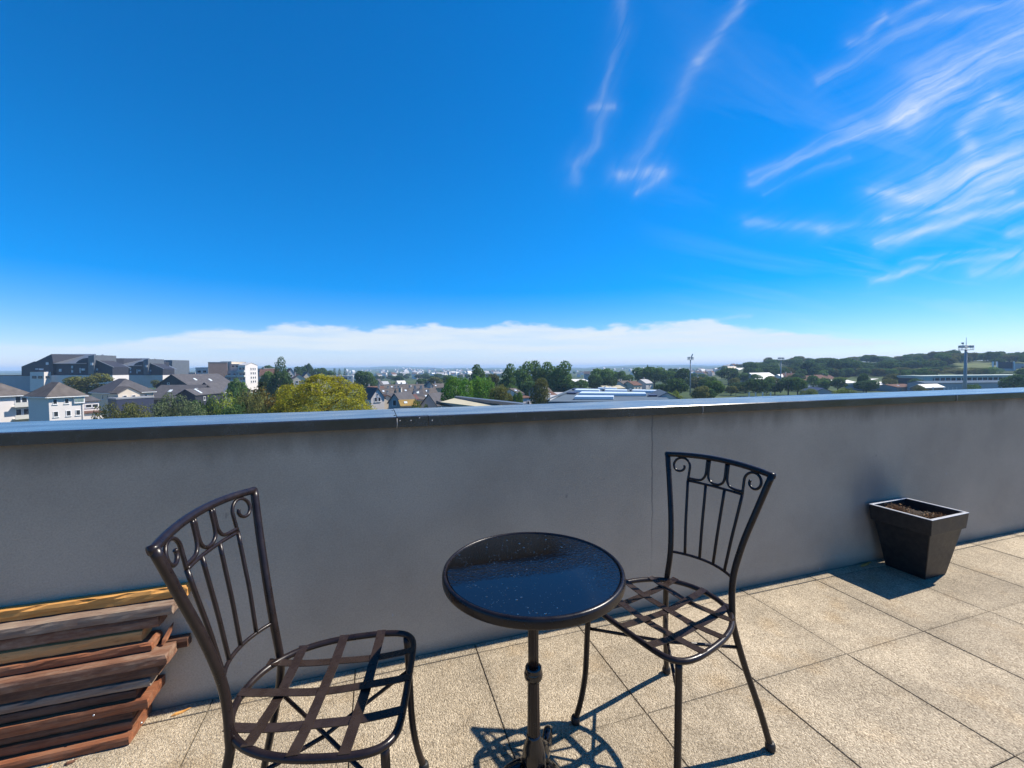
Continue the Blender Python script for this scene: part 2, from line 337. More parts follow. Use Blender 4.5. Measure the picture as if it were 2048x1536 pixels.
def make_render_wall():
    m, t, b = newmat('grey_render')
    b.inputs['Roughness'].default_value = 0.9; b.inputs['Specular IOR Level'].default_value = 0.2
    geo = N(t, 'ShaderNodeNewGeometry'); wp = geo.outputs['Position']
    sx = N(t, 'ShaderNodeSeparateXYZ'); L(t, wp, sx.inputs[0])
    n1 = N(t, 'ShaderNodeTexNoise', ins={'Scale': 1.6, 'Detail': 6.0, 'Roughness': 0.6}); L(t, wp, n1.inputs['Vector'])
    n2 = N(t, 'ShaderNodeTexNoise', ins={'Scale': 160.0, 'Detail': 4.0, 'Roughness': 0.7}); L(t, wp, n2.inputs['Vector'])
    r1 = N(t, 'ShaderNodeMapRange', ins={'From Min': 0.3, 'From Max': 0.7, 'To Min': 0.86, 'To Max': 1.12}); L(t, n1.outputs[0], r1.inputs[0])
    r2 = N(t, 'ShaderNodeMapRange', ins={'From Min': 0.3, 'From Max': 0.7, 'To Min': 0.88, 'To Max': 1.12}); L(t, n2.outputs[0], r2.inputs[0])
    base = VM(t, 'SCALE', (0.440, 0.368, 0.276), s=M(t, 'MULTIPLY', r1.outputs[0], r2.outputs[0]))
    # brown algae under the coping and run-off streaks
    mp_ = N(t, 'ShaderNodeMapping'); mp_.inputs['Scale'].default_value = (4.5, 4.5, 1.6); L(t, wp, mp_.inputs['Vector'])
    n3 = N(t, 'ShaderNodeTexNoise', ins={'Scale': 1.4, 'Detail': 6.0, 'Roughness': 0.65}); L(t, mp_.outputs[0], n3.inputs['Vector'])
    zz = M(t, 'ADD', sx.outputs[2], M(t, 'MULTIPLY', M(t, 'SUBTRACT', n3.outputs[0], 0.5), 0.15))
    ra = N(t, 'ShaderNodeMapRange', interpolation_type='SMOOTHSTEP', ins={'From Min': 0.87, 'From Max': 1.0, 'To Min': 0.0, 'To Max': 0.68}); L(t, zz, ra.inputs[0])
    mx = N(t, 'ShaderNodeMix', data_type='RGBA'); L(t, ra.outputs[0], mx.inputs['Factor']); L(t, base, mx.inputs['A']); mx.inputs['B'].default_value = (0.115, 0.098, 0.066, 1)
    # grime splash at the foot
    zb = M(t, 'ADD', sx.outputs[2], M(t, 'MULTIPLY', M(t, 'SUBTRACT', n1.outputs[0], 0.5), 0.08))
    rb = N(t, 'ShaderNodeMapRange', ins={'From Min': 0.0, 'From Max': 0.06, 'To Min': 0.55, 'To Max': 0.0}); L(t, zb, rb.inputs[0])
    mx2 = N(t, 'ShaderNodeMix', data_type='RGBA'); L(t, rb.outputs[0], mx2.inputs['Factor']); L(t, mx.outputs['Result'], mx2.inputs['A']); mx2.inputs['B'].default_value = (0.09, 0.085, 0.075, 1)
    # pale scuffs and dark specks
    n5 = N(t, 'ShaderNodeTexNoise', ins={'Scale': 23.0, 'Detail': 2.0}); L(t, VM(t, 'MULTIPLY', wp, (1, 1, 0.55)), n5.inputs['Vector'])
    rs = N(t, 'ShaderNodeMapRange', ins={'From Min': 0.765, 'From Max': 0.785, 'To Min': 0.0, 'To Max': 0.5}); L(t, n5.outputs[0], rs.inputs[0])
    mx3 = N(t, 'ShaderNodeMix', data_type='RGBA'); L(t, rs.outputs[0], mx3.inputs['Factor']); L(t, mx2.outputs['Result'], mx3.inputs['A']); mx3.inputs['B'].default_value = (0.42, 0.42, 0.41, 1)
    rk = N(t, 'ShaderNodeMapRange', ins={'From Min': 0.205, 'From Max': 0.23, 'To Min': 0.4, 'To Max': 0.0}); L(t, n5.outputs[0], rk.inputs[0])
    mx4 = N(t, 'ShaderNodeMix', data_type='RGBA'); L(t, rk.outputs[0], mx4.inputs['Factor']); L(t, mx3.outputs['Result'], mx4.inputs['A']); mx4.inputs['B'].default_value = (0.13, 0.125, 0.115, 1)
    # hairline shrinkage crack with its damp streak
    n6 = N(t, 'ShaderNodeTexNoise', ins={'Scale': 7.0, 'Detail': 4.0}); L(t, VM(t, 'MULTIPLY', wp, (0, 0, 1)), n6.inputs['Vector'])
    cx = M(t, 'ADD', 1.305, M(t, 'MULTIPLY', n6.outputs[0], 0.03))
    cd = M(t, 'ABSOLUTE', M(t, 'SUBTRACT', sx.outputs[0], cx))
    rc = N(t, 'ShaderNodeMapRange', ins={'From Min': 0.0015, 'From Max': 0.006, 'To Min': 0.6, 'To Max': 0.0}); L(t, cd, rc.inputs[0])
    rz_ = N(t, 'ShaderNodeMapRange', ins={'From Min': 0.15, 'From Max': 0.6}); L(t, sx.outputs[2], rz_.inputs[0])
    mx5 = N(t, 'ShaderNodeMix', data_type='RGBA'); L(t, M(t, 'MULTIPLY', rc.outputs[0], rz_.outputs[0]), mx5.inputs['Factor']); L(t, mx4.outputs['Result'], mx5.inputs['A']); mx5.inputs['B'].default_value = (0.10, 0.095, 0.085, 1)
    # soft-edged dark blue-grey patch beside the planter
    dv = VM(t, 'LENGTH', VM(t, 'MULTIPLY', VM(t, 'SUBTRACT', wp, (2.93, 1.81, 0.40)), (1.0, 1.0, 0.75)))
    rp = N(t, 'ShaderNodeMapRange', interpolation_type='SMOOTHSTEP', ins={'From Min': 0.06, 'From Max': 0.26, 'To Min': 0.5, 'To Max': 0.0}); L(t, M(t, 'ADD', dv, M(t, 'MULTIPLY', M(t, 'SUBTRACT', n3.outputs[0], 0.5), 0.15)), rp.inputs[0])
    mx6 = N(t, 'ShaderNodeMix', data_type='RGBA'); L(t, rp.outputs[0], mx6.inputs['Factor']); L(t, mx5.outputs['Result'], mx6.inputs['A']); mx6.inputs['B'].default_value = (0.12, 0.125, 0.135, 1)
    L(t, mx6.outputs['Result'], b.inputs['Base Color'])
    bp = N(t, 'ShaderNodeBump', ins={'Strength': 0.9, 'Distance': 0.003}); L(t, n2.outputs[0], bp.inputs['Height']); L(t, bp.outputs[0], b.inputs['Normal'])
    return m
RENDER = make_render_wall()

def make_coping():
    m, t, b = newmat('anthracite_coated_metal')
    geo = N(t, 'ShaderNodeNewGeometry'); wp = geo.outputs['Position']
    n1 = N(t, 'ShaderNodeTexNoise', ins={'Scale': 5.0, 'Detail': 6.0, 'Roughness': 0.65}); L(t, VM(t, 'MULTIPLY', wp, (0.6, 2.0, 1)), n1.inputs['Vector'])
    r1 = N(t, 'ShaderNodeMapRange', ins={'From Min': 0.3, 'From Max': 0.7, 'To Min': 0.13, 'To Max': 0.24}); L(t, n1.outputs[0], r1.inputs[0])
    L(t, r1.outputs[0], b.inputs['Roughness'])
    n2 = N(t, 'ShaderNodeTexNoise', ins={'Scale': 60.0, 'Detail': 4.0}); L(t, wp, n2.inputs['Vector'])
    r2 = N(t, 'ShaderNodeMapRange', ins={'From Min': 0.45, 'From Max': 0.8, 'To Min': 0.0, 'To Max': 0.35}); L(t, M(t, 'MULTIPLY', M(t, 'ADD', n1.outputs[0], n2.outputs[0]), 0.55), r2.inputs[0])
    mx = N(t, 'ShaderNodeMix', data_type='RGBA'); L(t, r2.outputs[0], mx.inputs['Factor']); mx.inputs['A'].default_value = (0.016, 0.017, 0.022, 1); mx.inputs['B'].default_value = (0.12, 0.12, 0.115, 1)
    L(t, mx.outputs['Result'], b.inputs['Base Color'])
    b.inputs['IOR'].default_value = 1.92
    return m
COPING = make_coping()

def make_iron(name, c0, c1, rough):
    m, t, b = newmat(name); b.inputs['Specular IOR Level'].default_value = 0.36
    c = N(t, 'ShaderNodeTexCoord')
    n = N(t, 'ShaderNodeTexNoise', ins={'Scale': 35.0, 'Detail': 5.0, 'Roughness': 0.6}); L(t, c.outputs['Object'], n.inputs['Vector'])
    r = N(t, 'ShaderNodeMapRange', ins={'From Min': 0.35, 'From Max': 0.7}); L(t, n.outputs[0], r.inputs[0])
    mx = N(t, 'ShaderNodeMix', data_type='RGBA'); L(t, r.outputs[0], mx.inputs['Factor']); mx.inputs['A'].default_value = c0; mx.inputs['B'].default_value = c1
    L(t, mx.outputs['Result'], b.inputs['Base Color'])
    r2 = N(t, 'ShaderNodeMapRange', ins={'From Min': 0.3, 'From Max': 0.7, 'To Min': rough - .06, 'To Max': rough + .1}); L(t, n.outputs[0], r2.inputs[0]); L(t, r2.outputs[0], b.inputs['Roughness'])
    n2 = N(t, 'ShaderNodeTexNoise', ins={'Scale': 400.0, 'Detail': 2.0}); L(t, c.outputs['Object'], n2.inputs['Vector'])
    bp = N(t, 'ShaderNodeBump', ins={'Strength': 0.08, 'Distance': 0.002}); L(t, n2.outputs[0], bp.inputs['Height']); L(t, bp.outputs[0], b.inputs['Normal'])
    return m
IRON = make_iron('brown_black_painted_iron', (0.011, 0.007, 0.0068, 1), (0.019, 0.012, 0.011, 1), 0.30)
STRAP = make_iron('brown_painted_strap', (0.024, 0.0155, 0.0125, 1), (0.034, 0.023, 0.0185, 1), 0.26)
CAST = make_iron('black_cast_iron', (0.004, 0.003, 0.004, 1), (0.009, 0.007, 0.007, 1), 0.13)
CAST.node_tree.nodes['Principled BSDF'].inputs['Specular IOR Level'].default_value = 0.6
RUBBER = plain('black_rubber', (0.015, 0.015, 0.015), 0.55)

def make_glass_top():
    m, t, b = newmat('wet_black_glass')
    b.inputs['Base Color'].default_value = (0.004, 0.0045, 0.006, 1); b.inputs['Roughness'].default_value = 0.035; b.inputs['IOR'].default_value = 1.62
    c = N(t, 'ShaderNodeTexCoord'); o = c.outputs['Object']
    big = N(t, 'ShaderNodeTexNoise', ins={'Scale': 5.0, 'Detail': 4.0}); L(t, o, big.inputs['Vector'])
    sx = N(t, 'ShaderNodeSeparateXYZ'); L(t, o, sx.inputs[0])
    # water lies as beaded film across the middle band and the right-hand side of the top
    band = M(t, 'SUBTRACT', 1.0, M(t, 'DIVIDE', M(t, 'ABSOLUTE', M(t, 'ADD', M(t, 'SUBTRACT', M(t, 'ADD', sx.outputs[1], M(t, 'MULTIPLY', sx.outputs[0], 0.1)), 0.004), M(t, 'MULTIPLY', M(t, 'SUBTRACT', big.outputs[0], 0.5), 0.13))), 0.055), clamp=True)
    right = N(t, 'ShaderNodeMapRange', ins={'From Min': 0.09, 'From Max': 0.22}); L(t, M(t, 'ADD', sx.outputs[0], M(t, 'MULTIPLY', M(t, 'SUBTRACT', big.outputs[0], 0.5), 0.2)), right.inputs[0])
    film = M(t, 'MAXIMUM', band, M(t, 'MULTIPLY', right.outputs[0], 0.9), clamp=True)
    n1 = N(t, 'ShaderNodeTexNoise', ins={'Scale': 105.0, 'Detail': 2.0, 'Roughness': 0.6, 'Distortion': 0.4}); L(t, o, n1.inputs['Vector'])
    st = M(t, 'ADD', M(t, 'MULTIPLY', film, 0.42), 0.003)
    bp = N(t, 'ShaderNodeBump', ins={'Distance': 0.006}); L(t, st, bp.inputs['Strength']); L(t, n1.outputs[0], bp.inputs['Height']); L(t, bp.outputs[0], b.inputs['Normal'])
    return m
GLASSTOP = make_glass_top()
m_, t_2, b_2 = newmat('water'); b_2.inputs['Transmission Weight'].default_value = 1.0; b_2.inputs['IOR'].default_value = 1.33; b_2.inputs['Roughness'].default_value = 0.0
nn = N(t_2, 'ShaderNodeTexNoise', ins={'Scale': 900.0}); bb = N(t_2, 'ShaderNodeBump', ins={'Strength': 0.05, 'Distance': 0.001}); L(t_2, nn.outputs[0], bb.inputs['Height']); L(t_2, bb.outputs[0], b_2.inputs['Normal'])
WATER = m_

def make_wood(name, dark, light, grey, greyamt, seed):
    m, t, b = newmat(name)
    b.inputs['Roughness'].default_value = 0.72; b.inputs['Specular IOR Level'].default_value = 0.25
    c = N(t, 'ShaderNodeTexCoord'); oi = N(t, 'ShaderNodeObjectInfo')
    off = N(t, 'ShaderNodeCombineXYZ'); L(t, M(t, 'MULTIPLY', oi.outputs['Random'], 50.0), off.inputs[0]); L(t, M(t, 'MULTIPLY', oi.outputs['Random'], 23.0), off.inputs[2])
    p = VM(t, 'ADD', c.outputs['Object'], off.outputs[0])
    mp_ = N(t, 'ShaderNodeMapping'); mp_.inputs['Scale'].default_value = (1.5, 42, 42); L(t, p, mp_.inputs['Vector'])
    n1 = N(t, 'ShaderNodeTexNoise', ins={'Scale': 2.0, 'Detail': 7.0, 'Roughness': 0.65, 'Distortion': 0.8}); L(t, mp_.outputs[0], n1.inputs['Vector'])
    r1 = N(t, 'ShaderNodeMapRange', ins={'From Min': 0.28, 'From Max': 0.72}); L(t, n1.outputs[0], r1.inputs[0])
    mx = N(t, 'ShaderNodeMix', data_type='RGBA'); L(t, r1.outputs[0], mx.inputs['Factor']); mx.inputs['A'].default_value = dark + (1,); mx.inputs['B'].default_value = light + (1,)
    mp2_ = N(t, 'ShaderNodeMapping'); mp2_.inputs['Scale'].default_value = (5, 16, 16); L(t, p, mp2_.inputs['Vector'])
    n2 = N(t, 'ShaderNodeTexNoise', ins={'Scale': 1.8, 'Detail': 6.0, 'Roughness': 0.7}); L(t, mp2_.outputs[0], n2.inputs['Vector'])
    r2 = N(t, 'ShaderNodeMapRange', ins={'From Min': 0.46, 'From Max': 0.66, 'To Min': 0.0, 'To Max': greyamt}); L(t, n2.outputs[0], r2.inputs[0])
    mx2 = N(t, 'ShaderNodeMix', data_type='RGBA'); L(t, r2.outputs[0], mx2.inputs['Factor']); L(t, mx.outputs['Result'], mx2.inputs['A']); mx2.inputs['B'].default_value = grey + (1,)
    r3 = N(t, 'ShaderNodeMapRange', ins={'From Min': 0.26, 'From Max': 0.42, 'To Min': 0.75, 'To Max': 0.0}); L(t, n2.outputs[0], r3.inputs[0])
    mx3 = N(t, 'ShaderNodeMix', data_type='RGBA'); L(t, r3.outputs[0], mx3.inputs['Factor']); L(t, mx2.outputs['Result'], mx3.inputs['A']); mx3.inputs['B'].default_value = tuple(x * 0.3 for x in dark) + (1,)
    L(t, mx3.outputs['Result'], b.inputs['Base Color'])
    bp = N(t, 'ShaderNodeBump', ins={'Strength': 0.5, 'Distance': 0.004}); L(t, n1.outputs[0], bp.inputs['Height']); L(t, bp.outputs[0], b.inputs['Normal'])
    return m
W_RED = make_wood('red_brown_hardwood', (0.134, 0.046, 0.022), (0.302, 0.115, 0.053), (0.246, 0.150, 0.093), 0.45, 1)
W_BROWN = make_wood('weathered_brown_wood', (0.110, 0.050, 0.031), (0.231, 0.115, 0.068), (0.286, 0.200, 0.140), 0.8, 2)
W_GREY = make_wood('grey_weathered_wood', (0.140, 0.090, 0.064), (0.270, 0.190, 0.140), (0.300, 0.247, 0.187), 0.8, 3)
W_YELL = make_wood('yellow_softwood', (0.396, 0.173, 0.041), (0.660, 0.335, 0.095), (0.504, 0.270, 0.090), 0.6, 4)
W_TAN = make_wood('tan_softwood', (0.43, 0.19, 0.062), (0.64, 0.335, 0.13), (0.46, 0.25, 0.11), 0.5, 6)
W_DARK = make_wood('dark_stained_wood', (0.061, 0.028, 0.018), (0.132, 0.065, 0.039), (0.165, 0.110, 0.077), 0.5, 5)

# ------------------------------------------------------------------ terrace floor
PX0, PY0, PITCHT = 0.3905, 1.2461, 0.5
WALL_Y = 1.8118
deck = MB().box(-7.0, 11.0, -6.0, 2.18, -13.4, -0.034).obj('terrace_floor', plain('screed', (0.10, 0.085, 0.065), 0.9, 0.2, 9.0))
tag(deck, kind='structure')
def slab_mesh(w, d):
    bm = bmesh.new()
    bmesh.ops.create_cube(bm, size=1.0)
    for v in bm.verts: v.co = Vector((v.co.x * w, v.co.y * d, v.co.z * 0.03 - 0.015))
    bmesh.ops.bevel(bm, geom=[e for e in bm.edges if all(v.co.z > -0.02 for v in e.verts)], offset=0.0014, segments=2, affect='EDGES')
    me = bpy.data.meshes.new('paving_slab'); bm.to_mesh(me); bm.free(); me.materials.append(PAVER); return me
sm_full = slab_mesh(PITCHT - 0.0036, PITCHT - 0.0016)
strip_d = WALL_Y - (PY0 + 0.5) - 0.003
sm_strip = slab_mesh(PITCHT - 0.0036, strip_d - 0.004)
for i in range(-7, 17):
    for j in range(-5, 2):
        if j == 1:
            y = PY0 + 0.5 + strip_d / 2 + 0.001; me = sm_strip
        else:
            y = PY0 + 0.25 + j * 0.5; me = sm_full
        o = link('paving_slab', me, deck)
        o.location = (PX0 + 0.25 + i * PITCHT + rnd.uniform(-.0006, .0006), y + rnd.uniform(-.0006, .0006), rnd.uniform(-0.0012, 0.0012))
        o.rotation_euler = (rnd.uniform(-.0015, .0015), rnd.uniform(-.0015, .0015), rnd.choice((0, R(180))) * (j != 1) + rnd.uniform(-.001, .001))

# ------------------------------------------------------------------ parapet
par = thing('parapet_wall', 'long grey rendered parapet wall capped with dark metal along the terrace edge', 'wall', (1.6, WALL_Y, 0))
COP_Z0, COP_Z1, COP_Y0, COP_Y1 = 0.991, 1.0345, 1.7917, 2.207
def rel(o, parent):
    o.parent = parent; o.matrix_parent_inverse = parent.matrix_basis.inverted() if False else Matrix.Translation(-Vector(parent.location)); return o
mbw = MB()
mbw.box(-7, 11, WALL_Y, 2.19, -0.033, COP_Z1 - 0.006)
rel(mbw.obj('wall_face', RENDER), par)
# coping panels: folded sheets, butted with narrow gaps
joints = [-6.9, -1.985, 0.0717, 0.1998, 1.6122, 3.704, 5.80, 7.9, 10.9]
for a, b in zip(joints[:-1], joints[1:]):
    short = (b - a) < 0.3
    e = 0.0016 if short else 0.0
    prof = [(COP_Y0 - e, COP_Z0), (COP_Y0 - e, COP_Z1 - 0.004 + e), (COP_Y0 + 0.004, COP_Z1 + e), (COP_Y1 - 0.004, COP_Z1 - 0.004 + e), (COP_Y1 + e, COP_Z1 - 0.008 + e), (COP_Y1 + e, COP_Z0 - .004),
            (COP_Y1 - 0.002, COP_Z0 - .004), (COP_Y1 - 0.002, COP_Z1 - 0.0105), (COP_Y0 + 0.002, COP_Z1 - 0.006), (COP_Y0 + 0.002, COP_Z0)]
    n = len(prof); x0, x1 = a + 0.0012, b - 0.0012
    v = [(x0, y, z) for y, z in prof] + [(x1, y, z) for y, z in prof]
    f = [(i, (i + 1) % n, n + (i + 1) % n, n + i) for i in range(n)] + [tuple(range(n - 1, -1, -1)), tuple(range(n, 2 * n))]
    o = rel(link('coping_panel', mesh('coping_panel', v, f), None, COPING), par)
RIVET = plain('zinc_rivet', (0.35, 0.35, 0.36), 0.35, metal=0.8)
def rivet(x, y, z, face, r=0.004):
    mb = MB()
    if face == 'front': mb.tube([(x, y, z), (x, y - 0.002, z)], [r, r * .7], 8)
    else: mb.tube([(x, y, z), (x, y, z + 0.002)], [r, r * .7], 8)
    return rel(mb.obj('rivet', RIVET if face == 'front' else RUBBER, None, True), par)
for x, z in ((0.083, 1.018), (0.127, 1.017), (0.162, 1.026), (0.214, 1.0135)): rivet(x, COP_Y0 - 0.0016 if x < .2 else COP_Y0, z, 'front', 0.0035)
rivet(0.066, 1.86, COP_Z1 - .001, 'top', 0.006); rivet(0.064, 2.1, COP_Z1 - .004, 'top', 0.006)
# sealant strings hanging at the joints
SEAL = plain('pale_sealant', (0.42, 0.40, 0.37), 0.6)
for x in (0.0717, 1.6122, 3.704):
    pts = [(x, COP_Y0 - 0.0022, COP_Z1 - 0.006), (x + .001, COP_Y0 - 0.0028, 1.005), (x - 0.001, COP_Y0 - 0.0022, COP_Z0 - 0.004)]
    rel(MB().tube(pts, 0.0012, 6).obj('sealant_bead', SEAL, None, True), par)
exec_later = []

# ------------------------------------------------------------------ iron chair (local: +x front, +y left)
BACK = [(0.0, -0.0946, 0.2013), (0.13, -0.066, 0.182), (0.28, -0.026, 0.152), (0.40, -0.001, 0.131), (0.45, 0.0, 0.126), (0.548, -0.0115, 0.1206), (0.66, -0.034, 0.137), (0.78, -0.062, 0.167), (0.89, -0.0865, 0.1965)]
def back_at(z):
    for (z0, x0, w0), (z1, x1, w1) in zip(BACK[:-1], BACK[1:]):
        if z <= z1:
            t = (z - z0) / (z1 - z0); return x0 + (x1 - x0) * t, w0 + (w1 - w0) * t
    return BACK[-1][1], BACK[-1][2]
def back_pt(y, z, extra=0.0):
    x, w = back_at(z)
    k = max(0.0, 1 - (y / w) ** 2)
    bulge = 0.039 + (0.025 - 0.039) * min(1, max(0, (z - 0.548) / 0.342))
    return Vector((x - bulge * k + extra, y, z))
def build_chair():
    t = thing('bistro_chair', 'dark iron bistro chair with scrolled back and strapped seat, left before the plank stack', 'chair', (-0.2925, 1.1425, 0), -0.189, 'iron chairs at the bistro table')
    for s in (1, -1):
        pts = crom([(x, s * w, z) for z, x, w in [(0.012,) + BACK[0][1:]] + BACK[1:]], 6)
        leg = MB().tube(pts, 0.0101, 12).obj('rear_leg', IRON, t, True)
        p0 = pts[0]
        MB().lathe([(0.012, 0.0), (0.0155, 0.004), (0.0155, 0.018), (0.013, 0.026), (0.0112, 0.028)], 14, (p0.x, p0.y, 0)).obj('foot_cap', RUBBER, leg, True)
        fp = crom([(0.332, s * 0.180, 0.438), (0.338, s * 0.184, 0.30), (0.343, s * 0.187, 0.18), (0.355, s * 0.194, 0.09), (0.374, s * 0.2034, 0.012)], 7)
        leg = MB().tube(fp, 0.0098, 12).obj('front_leg', IRON, t, True)
        MB().lathe([(0.012, 0.0), (0.0155, 0.004), (0.0155, 0.018), (0.013, 0.026), (0.0112, 0.028)], 14, (fp[-1].x, fp[-1].y, 0)).obj('foot_cap', RUBBER, leg, True)
    zt = 0.89
    top = [back_pt(-0.1965, zt) + Vector((-0.0055, -0.0075, -0.001))]
    for k in range(25):
        y = -0.1965 + 0.393 * k / 24
        p = back_pt(y, zt); p.z += 0.012 * (1 - (y / 0.1965) ** 2); top.append(p)
    top.append(back_pt(0.1965, zt) + Vector((-0.0055, 0.0075, -0.001)))
    MB().tube(top, 0.0099, 12).obj('top_rail', IRON, t, True)
    zi = 0.806
    inner = [back_pt(-0.104 + 0.208 * k / 14, zi) for k in range(15)]
    MB().tube(inner, 0.0048, 8).obj('inner_rail', IRON, t, True)
    low = [back_pt(-0.1206 + 0.2412 * k / 20, 0.548) for k in range(21)]
    MB().tube(low, 0.0052, 8).obj('lower_rail', IRON, t, True)
    for yb, yt in ((-0.076, -0.104), (-0.026, -0.036), (0.026, 0.036), (0.076, 0.104)):
        pts = [back_pt(yb + (yt - yb) * k / 8, 0.548 + (zi - 0.548) * k / 8) for k in range(9)]
        MB().tube(pts, 0.0052, 8).obj('spindle', IRON, t, True)
    def topz(y): return zt + 0.012 * (1 - (y / 0.1965) ** 2) - 0.010
    for s in (1, -1):
        # scroll: stem rises from the spindle, rolls over outwards and curls in
        cy, cz = s * 0.1375, 0.856
        pts2 = [(s * 0.104, zi), (s * 0.1035, zi + 0.018), (s * 0.1035, zi + 0.034)]
        for k in range(23):
            a = math.radians(180 - 17 * k)           # 180 = inner side, over the top, outer side, bottom, inward
            r = 0.034 - 0.0006 * k
            if a < math.radians(-60): r -= 0.0012 * (k - 14)
            pts2.append((cy + s * math.cos(a) * r, cz + math.sin(a) * r * 0.92))
        pts = [back_pt(y, min(z, 0.889)) for y, z in pts2]
        MB().tube(crom(pts, 2), 0.0046, 8).obj('scroll', IRON, t, True)
        # J-bar from the top rail sweeping out along the inner rail
        y0 = s * 0.0405
        j2 = [(y0, topz(y0)), (y0, zi + 0.045), (s * 0.043, zi + 0.028), (s * 0.053, zi + 0.014), (s * 0.07, zi + 0.0095), (s * 0.104, zi + 0.0095)]
        MB().tube(crom([back_pt(y, z) for y, z in j2], 5), 0.0046, 8).obj('scroll_bar', IRON, t, True)
    u2 = [(-0.0315, topz(0.03)), (-0.0315, zi + 0.040), (-0.027, zi + 0.021), (-0.014, zi + 0.0105), (0, zi + 0.0085), (0.014, zi + 0.0105), (0.027, zi + 0.021), (0.0315, zi + 0.040), (0.0315, topz(0.03))]
    MB().tube(crom([back_pt(y, z) for y, z in u2], 5), 0.0046, 8).obj('scroll_bar', IRON, t, True)
    half = [(-0.038, 0), (-0.031, 0.055), (-0.012, 0.098), (0.014, 0.130), (0.05, 0.157), (0.10, 0.179), (0.16, 0.193), (0.23, 0.200), (0.285, 0.200), (0.325, 0.190), (0.348, 0.166), (0.357, 0.13), (0.359, 0.06)]
    ring2 = half + [(0.359, 0.0)] + [(x, -y) for x, y in half[:0:-1]]
    ZS = 0.442
    ring = crom([(x, y, ZS) for x, y in ring2], 5, closed=True)
    MB().tube(ring, 0.0087, 12, closed=True).obj('seat_frame', IRON, t, True)
    def edge_y(x):
        c = [p for p in ring if p.y > 0]; return min(c, key=lambda p: abs(p.x - x)).y
    def edge_x(y):
        c = sorted([p for p in ring if abs(p.y - y) < 0.02], key=lambda p: abs(p.y - y))
        xs = [p.x for p in c]; return min(xs), max(xs)
    def strap(axis, c, lift):
        if axis == 'y': a, b = -edge_y(c) - 0.004, edge_y(c) + 0.004
        else:
            a, b = edge_x(c); a -= 0.004; b += 0.004
        n = 24; top_, bot_ = [], []
        for k in range(n + 1):
            u = a + (b - a) * k / n; s_ = k / n
            z = ZS + 0.0098 - 0.016 * math.sin(math.pi * s_) ** 0.8 + lift * math.sin(math.pi * 3.2 * (s_ - .02)) * math.sin(math.pi * s_)
            for side in (-0.0122, 0.0122):
                if axis == 'y': top_.append((c + side, u, z)); bot_.append((c + side, u, z - 0.0022))
                else: top_.append((u, c + side, z)); bot_.append((u, c + side, z - 0.0022))
        v = top_ + bot_; m = 2 * (n + 1); f = []
        for k in range(n):
            i = 2 * k
            f += [(i, i + 1, i + 3, i + 2), (m + i, m + i + 2, m + i + 3, m + i + 1), (i, i + 2, m + i + 2, m + i), (i + 1, m + i + 1, m + i + 3, i + 3)]
        f += [(0, m, m + 1, 1), (2 * n, 2 * n + 1, m + 2 * n + 1, m + 2 * n)]
        link('seat_strap', mesh('seat_strap', v, f), t, STRAP)
    for c, l in ((0.05, .0016), (0.152, -.0016), (0.256, .0016)): strap('y', c, l)
    for c, l in ((-0.103, -.0016), (0.0, .0016), (0.104, -.0016)): strap('x', c, l)
    for s in (1, -1):
        x0, w0 = back_at(0.335)
        MB().tube([(x0 + .006, s * w0, 0.335), (0.15, 0.0, 0.322 + 0.005 * s), (0.335, -s * 0.184, 0.335)], 0.0052, 8).obj('cross_brace', IRON, t, True)
    return t
chair = build_chair()
chair2 = copy_tree(chair)
chair2.location = (1.0417, 1.174, 0); chair2.rotation_euler = (0, 0, 3.374)
chair2['label'] = 'dark iron bistro chair standing right of the table with its back toward the planter'

# ------------------------------------------------------------------ bistro table
TX, TY, TZ, TR = 0.402, 1.084, 0.68, 0.250
tab = thing('bistro_table', 'small round bistro table with wet black glass top on a cast iron pedestal', 'table', (TX, TY, 0), 0)
rim = MB().lathe([(TR - 0.018, TZ - 0.0265), (TR - 0.004, TZ - 0.0265), (TR - .0008, TZ - 0.024), (TR, TZ - 0.020), (TR, TZ - 0.008), (TR - .0015, TZ - 0.002), (TR - 0.005, TZ + 0.0012), (TR - 0.009, TZ + 0.0012), (TR - 0.0112, TZ - 0.001), (TR - 0.0115, TZ - .006), (TR - 0.018, TZ - 0.008)], 96)
rim.obj('rim', make_iron('brown_black_rim', (0.007, 0.005, 0.0055, 1), (0.012, 0.0085, 0.0085, 1), 0.28), tab, True)
gt = MB().lathe([(0.001, TZ - 0.010), (TR - 0.0128, TZ - 0.010), (TR - 0.0124, TZ - 0.0045), (TR - 0.0150, TZ - 0.0020), (0.001, TZ - 0.0019)], 96).obj('tabletop', GLASSTOP, tab, False)
gt.data.polygons.foreach_set('use_smooth', [False] * len(gt.data.polygons))
# beads of water left on the glass
dm = MB(); rd = random.Random(5)
for _ in range(520):
    a = rd.uniform(0, 2 * math.pi); rr = math.sqrt(rd.random()) * (TR - 0.02)
    x, y = rr * math.cos(a), rr * math.sin(a)
    big = rd.random() < 0.06
    if not big and y > 0.12 and rd.random() < .5: continue
    s = rd.uniform(0.0017, 0.0031) if big else rd.uniform(0.0006, 0.0015)
    ring_ = []
    seg = 7
    v = []
    for (q_, h_) in ((1.0, 0.0), (0.86, 0.32), (0.5, 0.55)):
        for k in range(seg):
            an = 2 * math.pi * k / seg; v.append((x + s * q_ * math.cos(an) * (1 + .2 * rd.uniform(-1, 1)), y + s * q_ * math.sin(an), TZ - 0.0018 + s * h_))
    v.append((x, y, TZ - 0.0018 + s * 0.62))
    f = [(i * seg + k, i * seg + (k + 1) % seg, (i + 1) * seg + (k + 1) % seg, (i + 1) * seg + k) for i in range(2) for k in range(seg)]
    f += [(2 * seg + k, 2 * seg + (k + 1) % seg, 3 * seg) for k in range(seg)]
    f += [tuple(range(seg - 1, -1, -1))]
    dm.add(v, f)
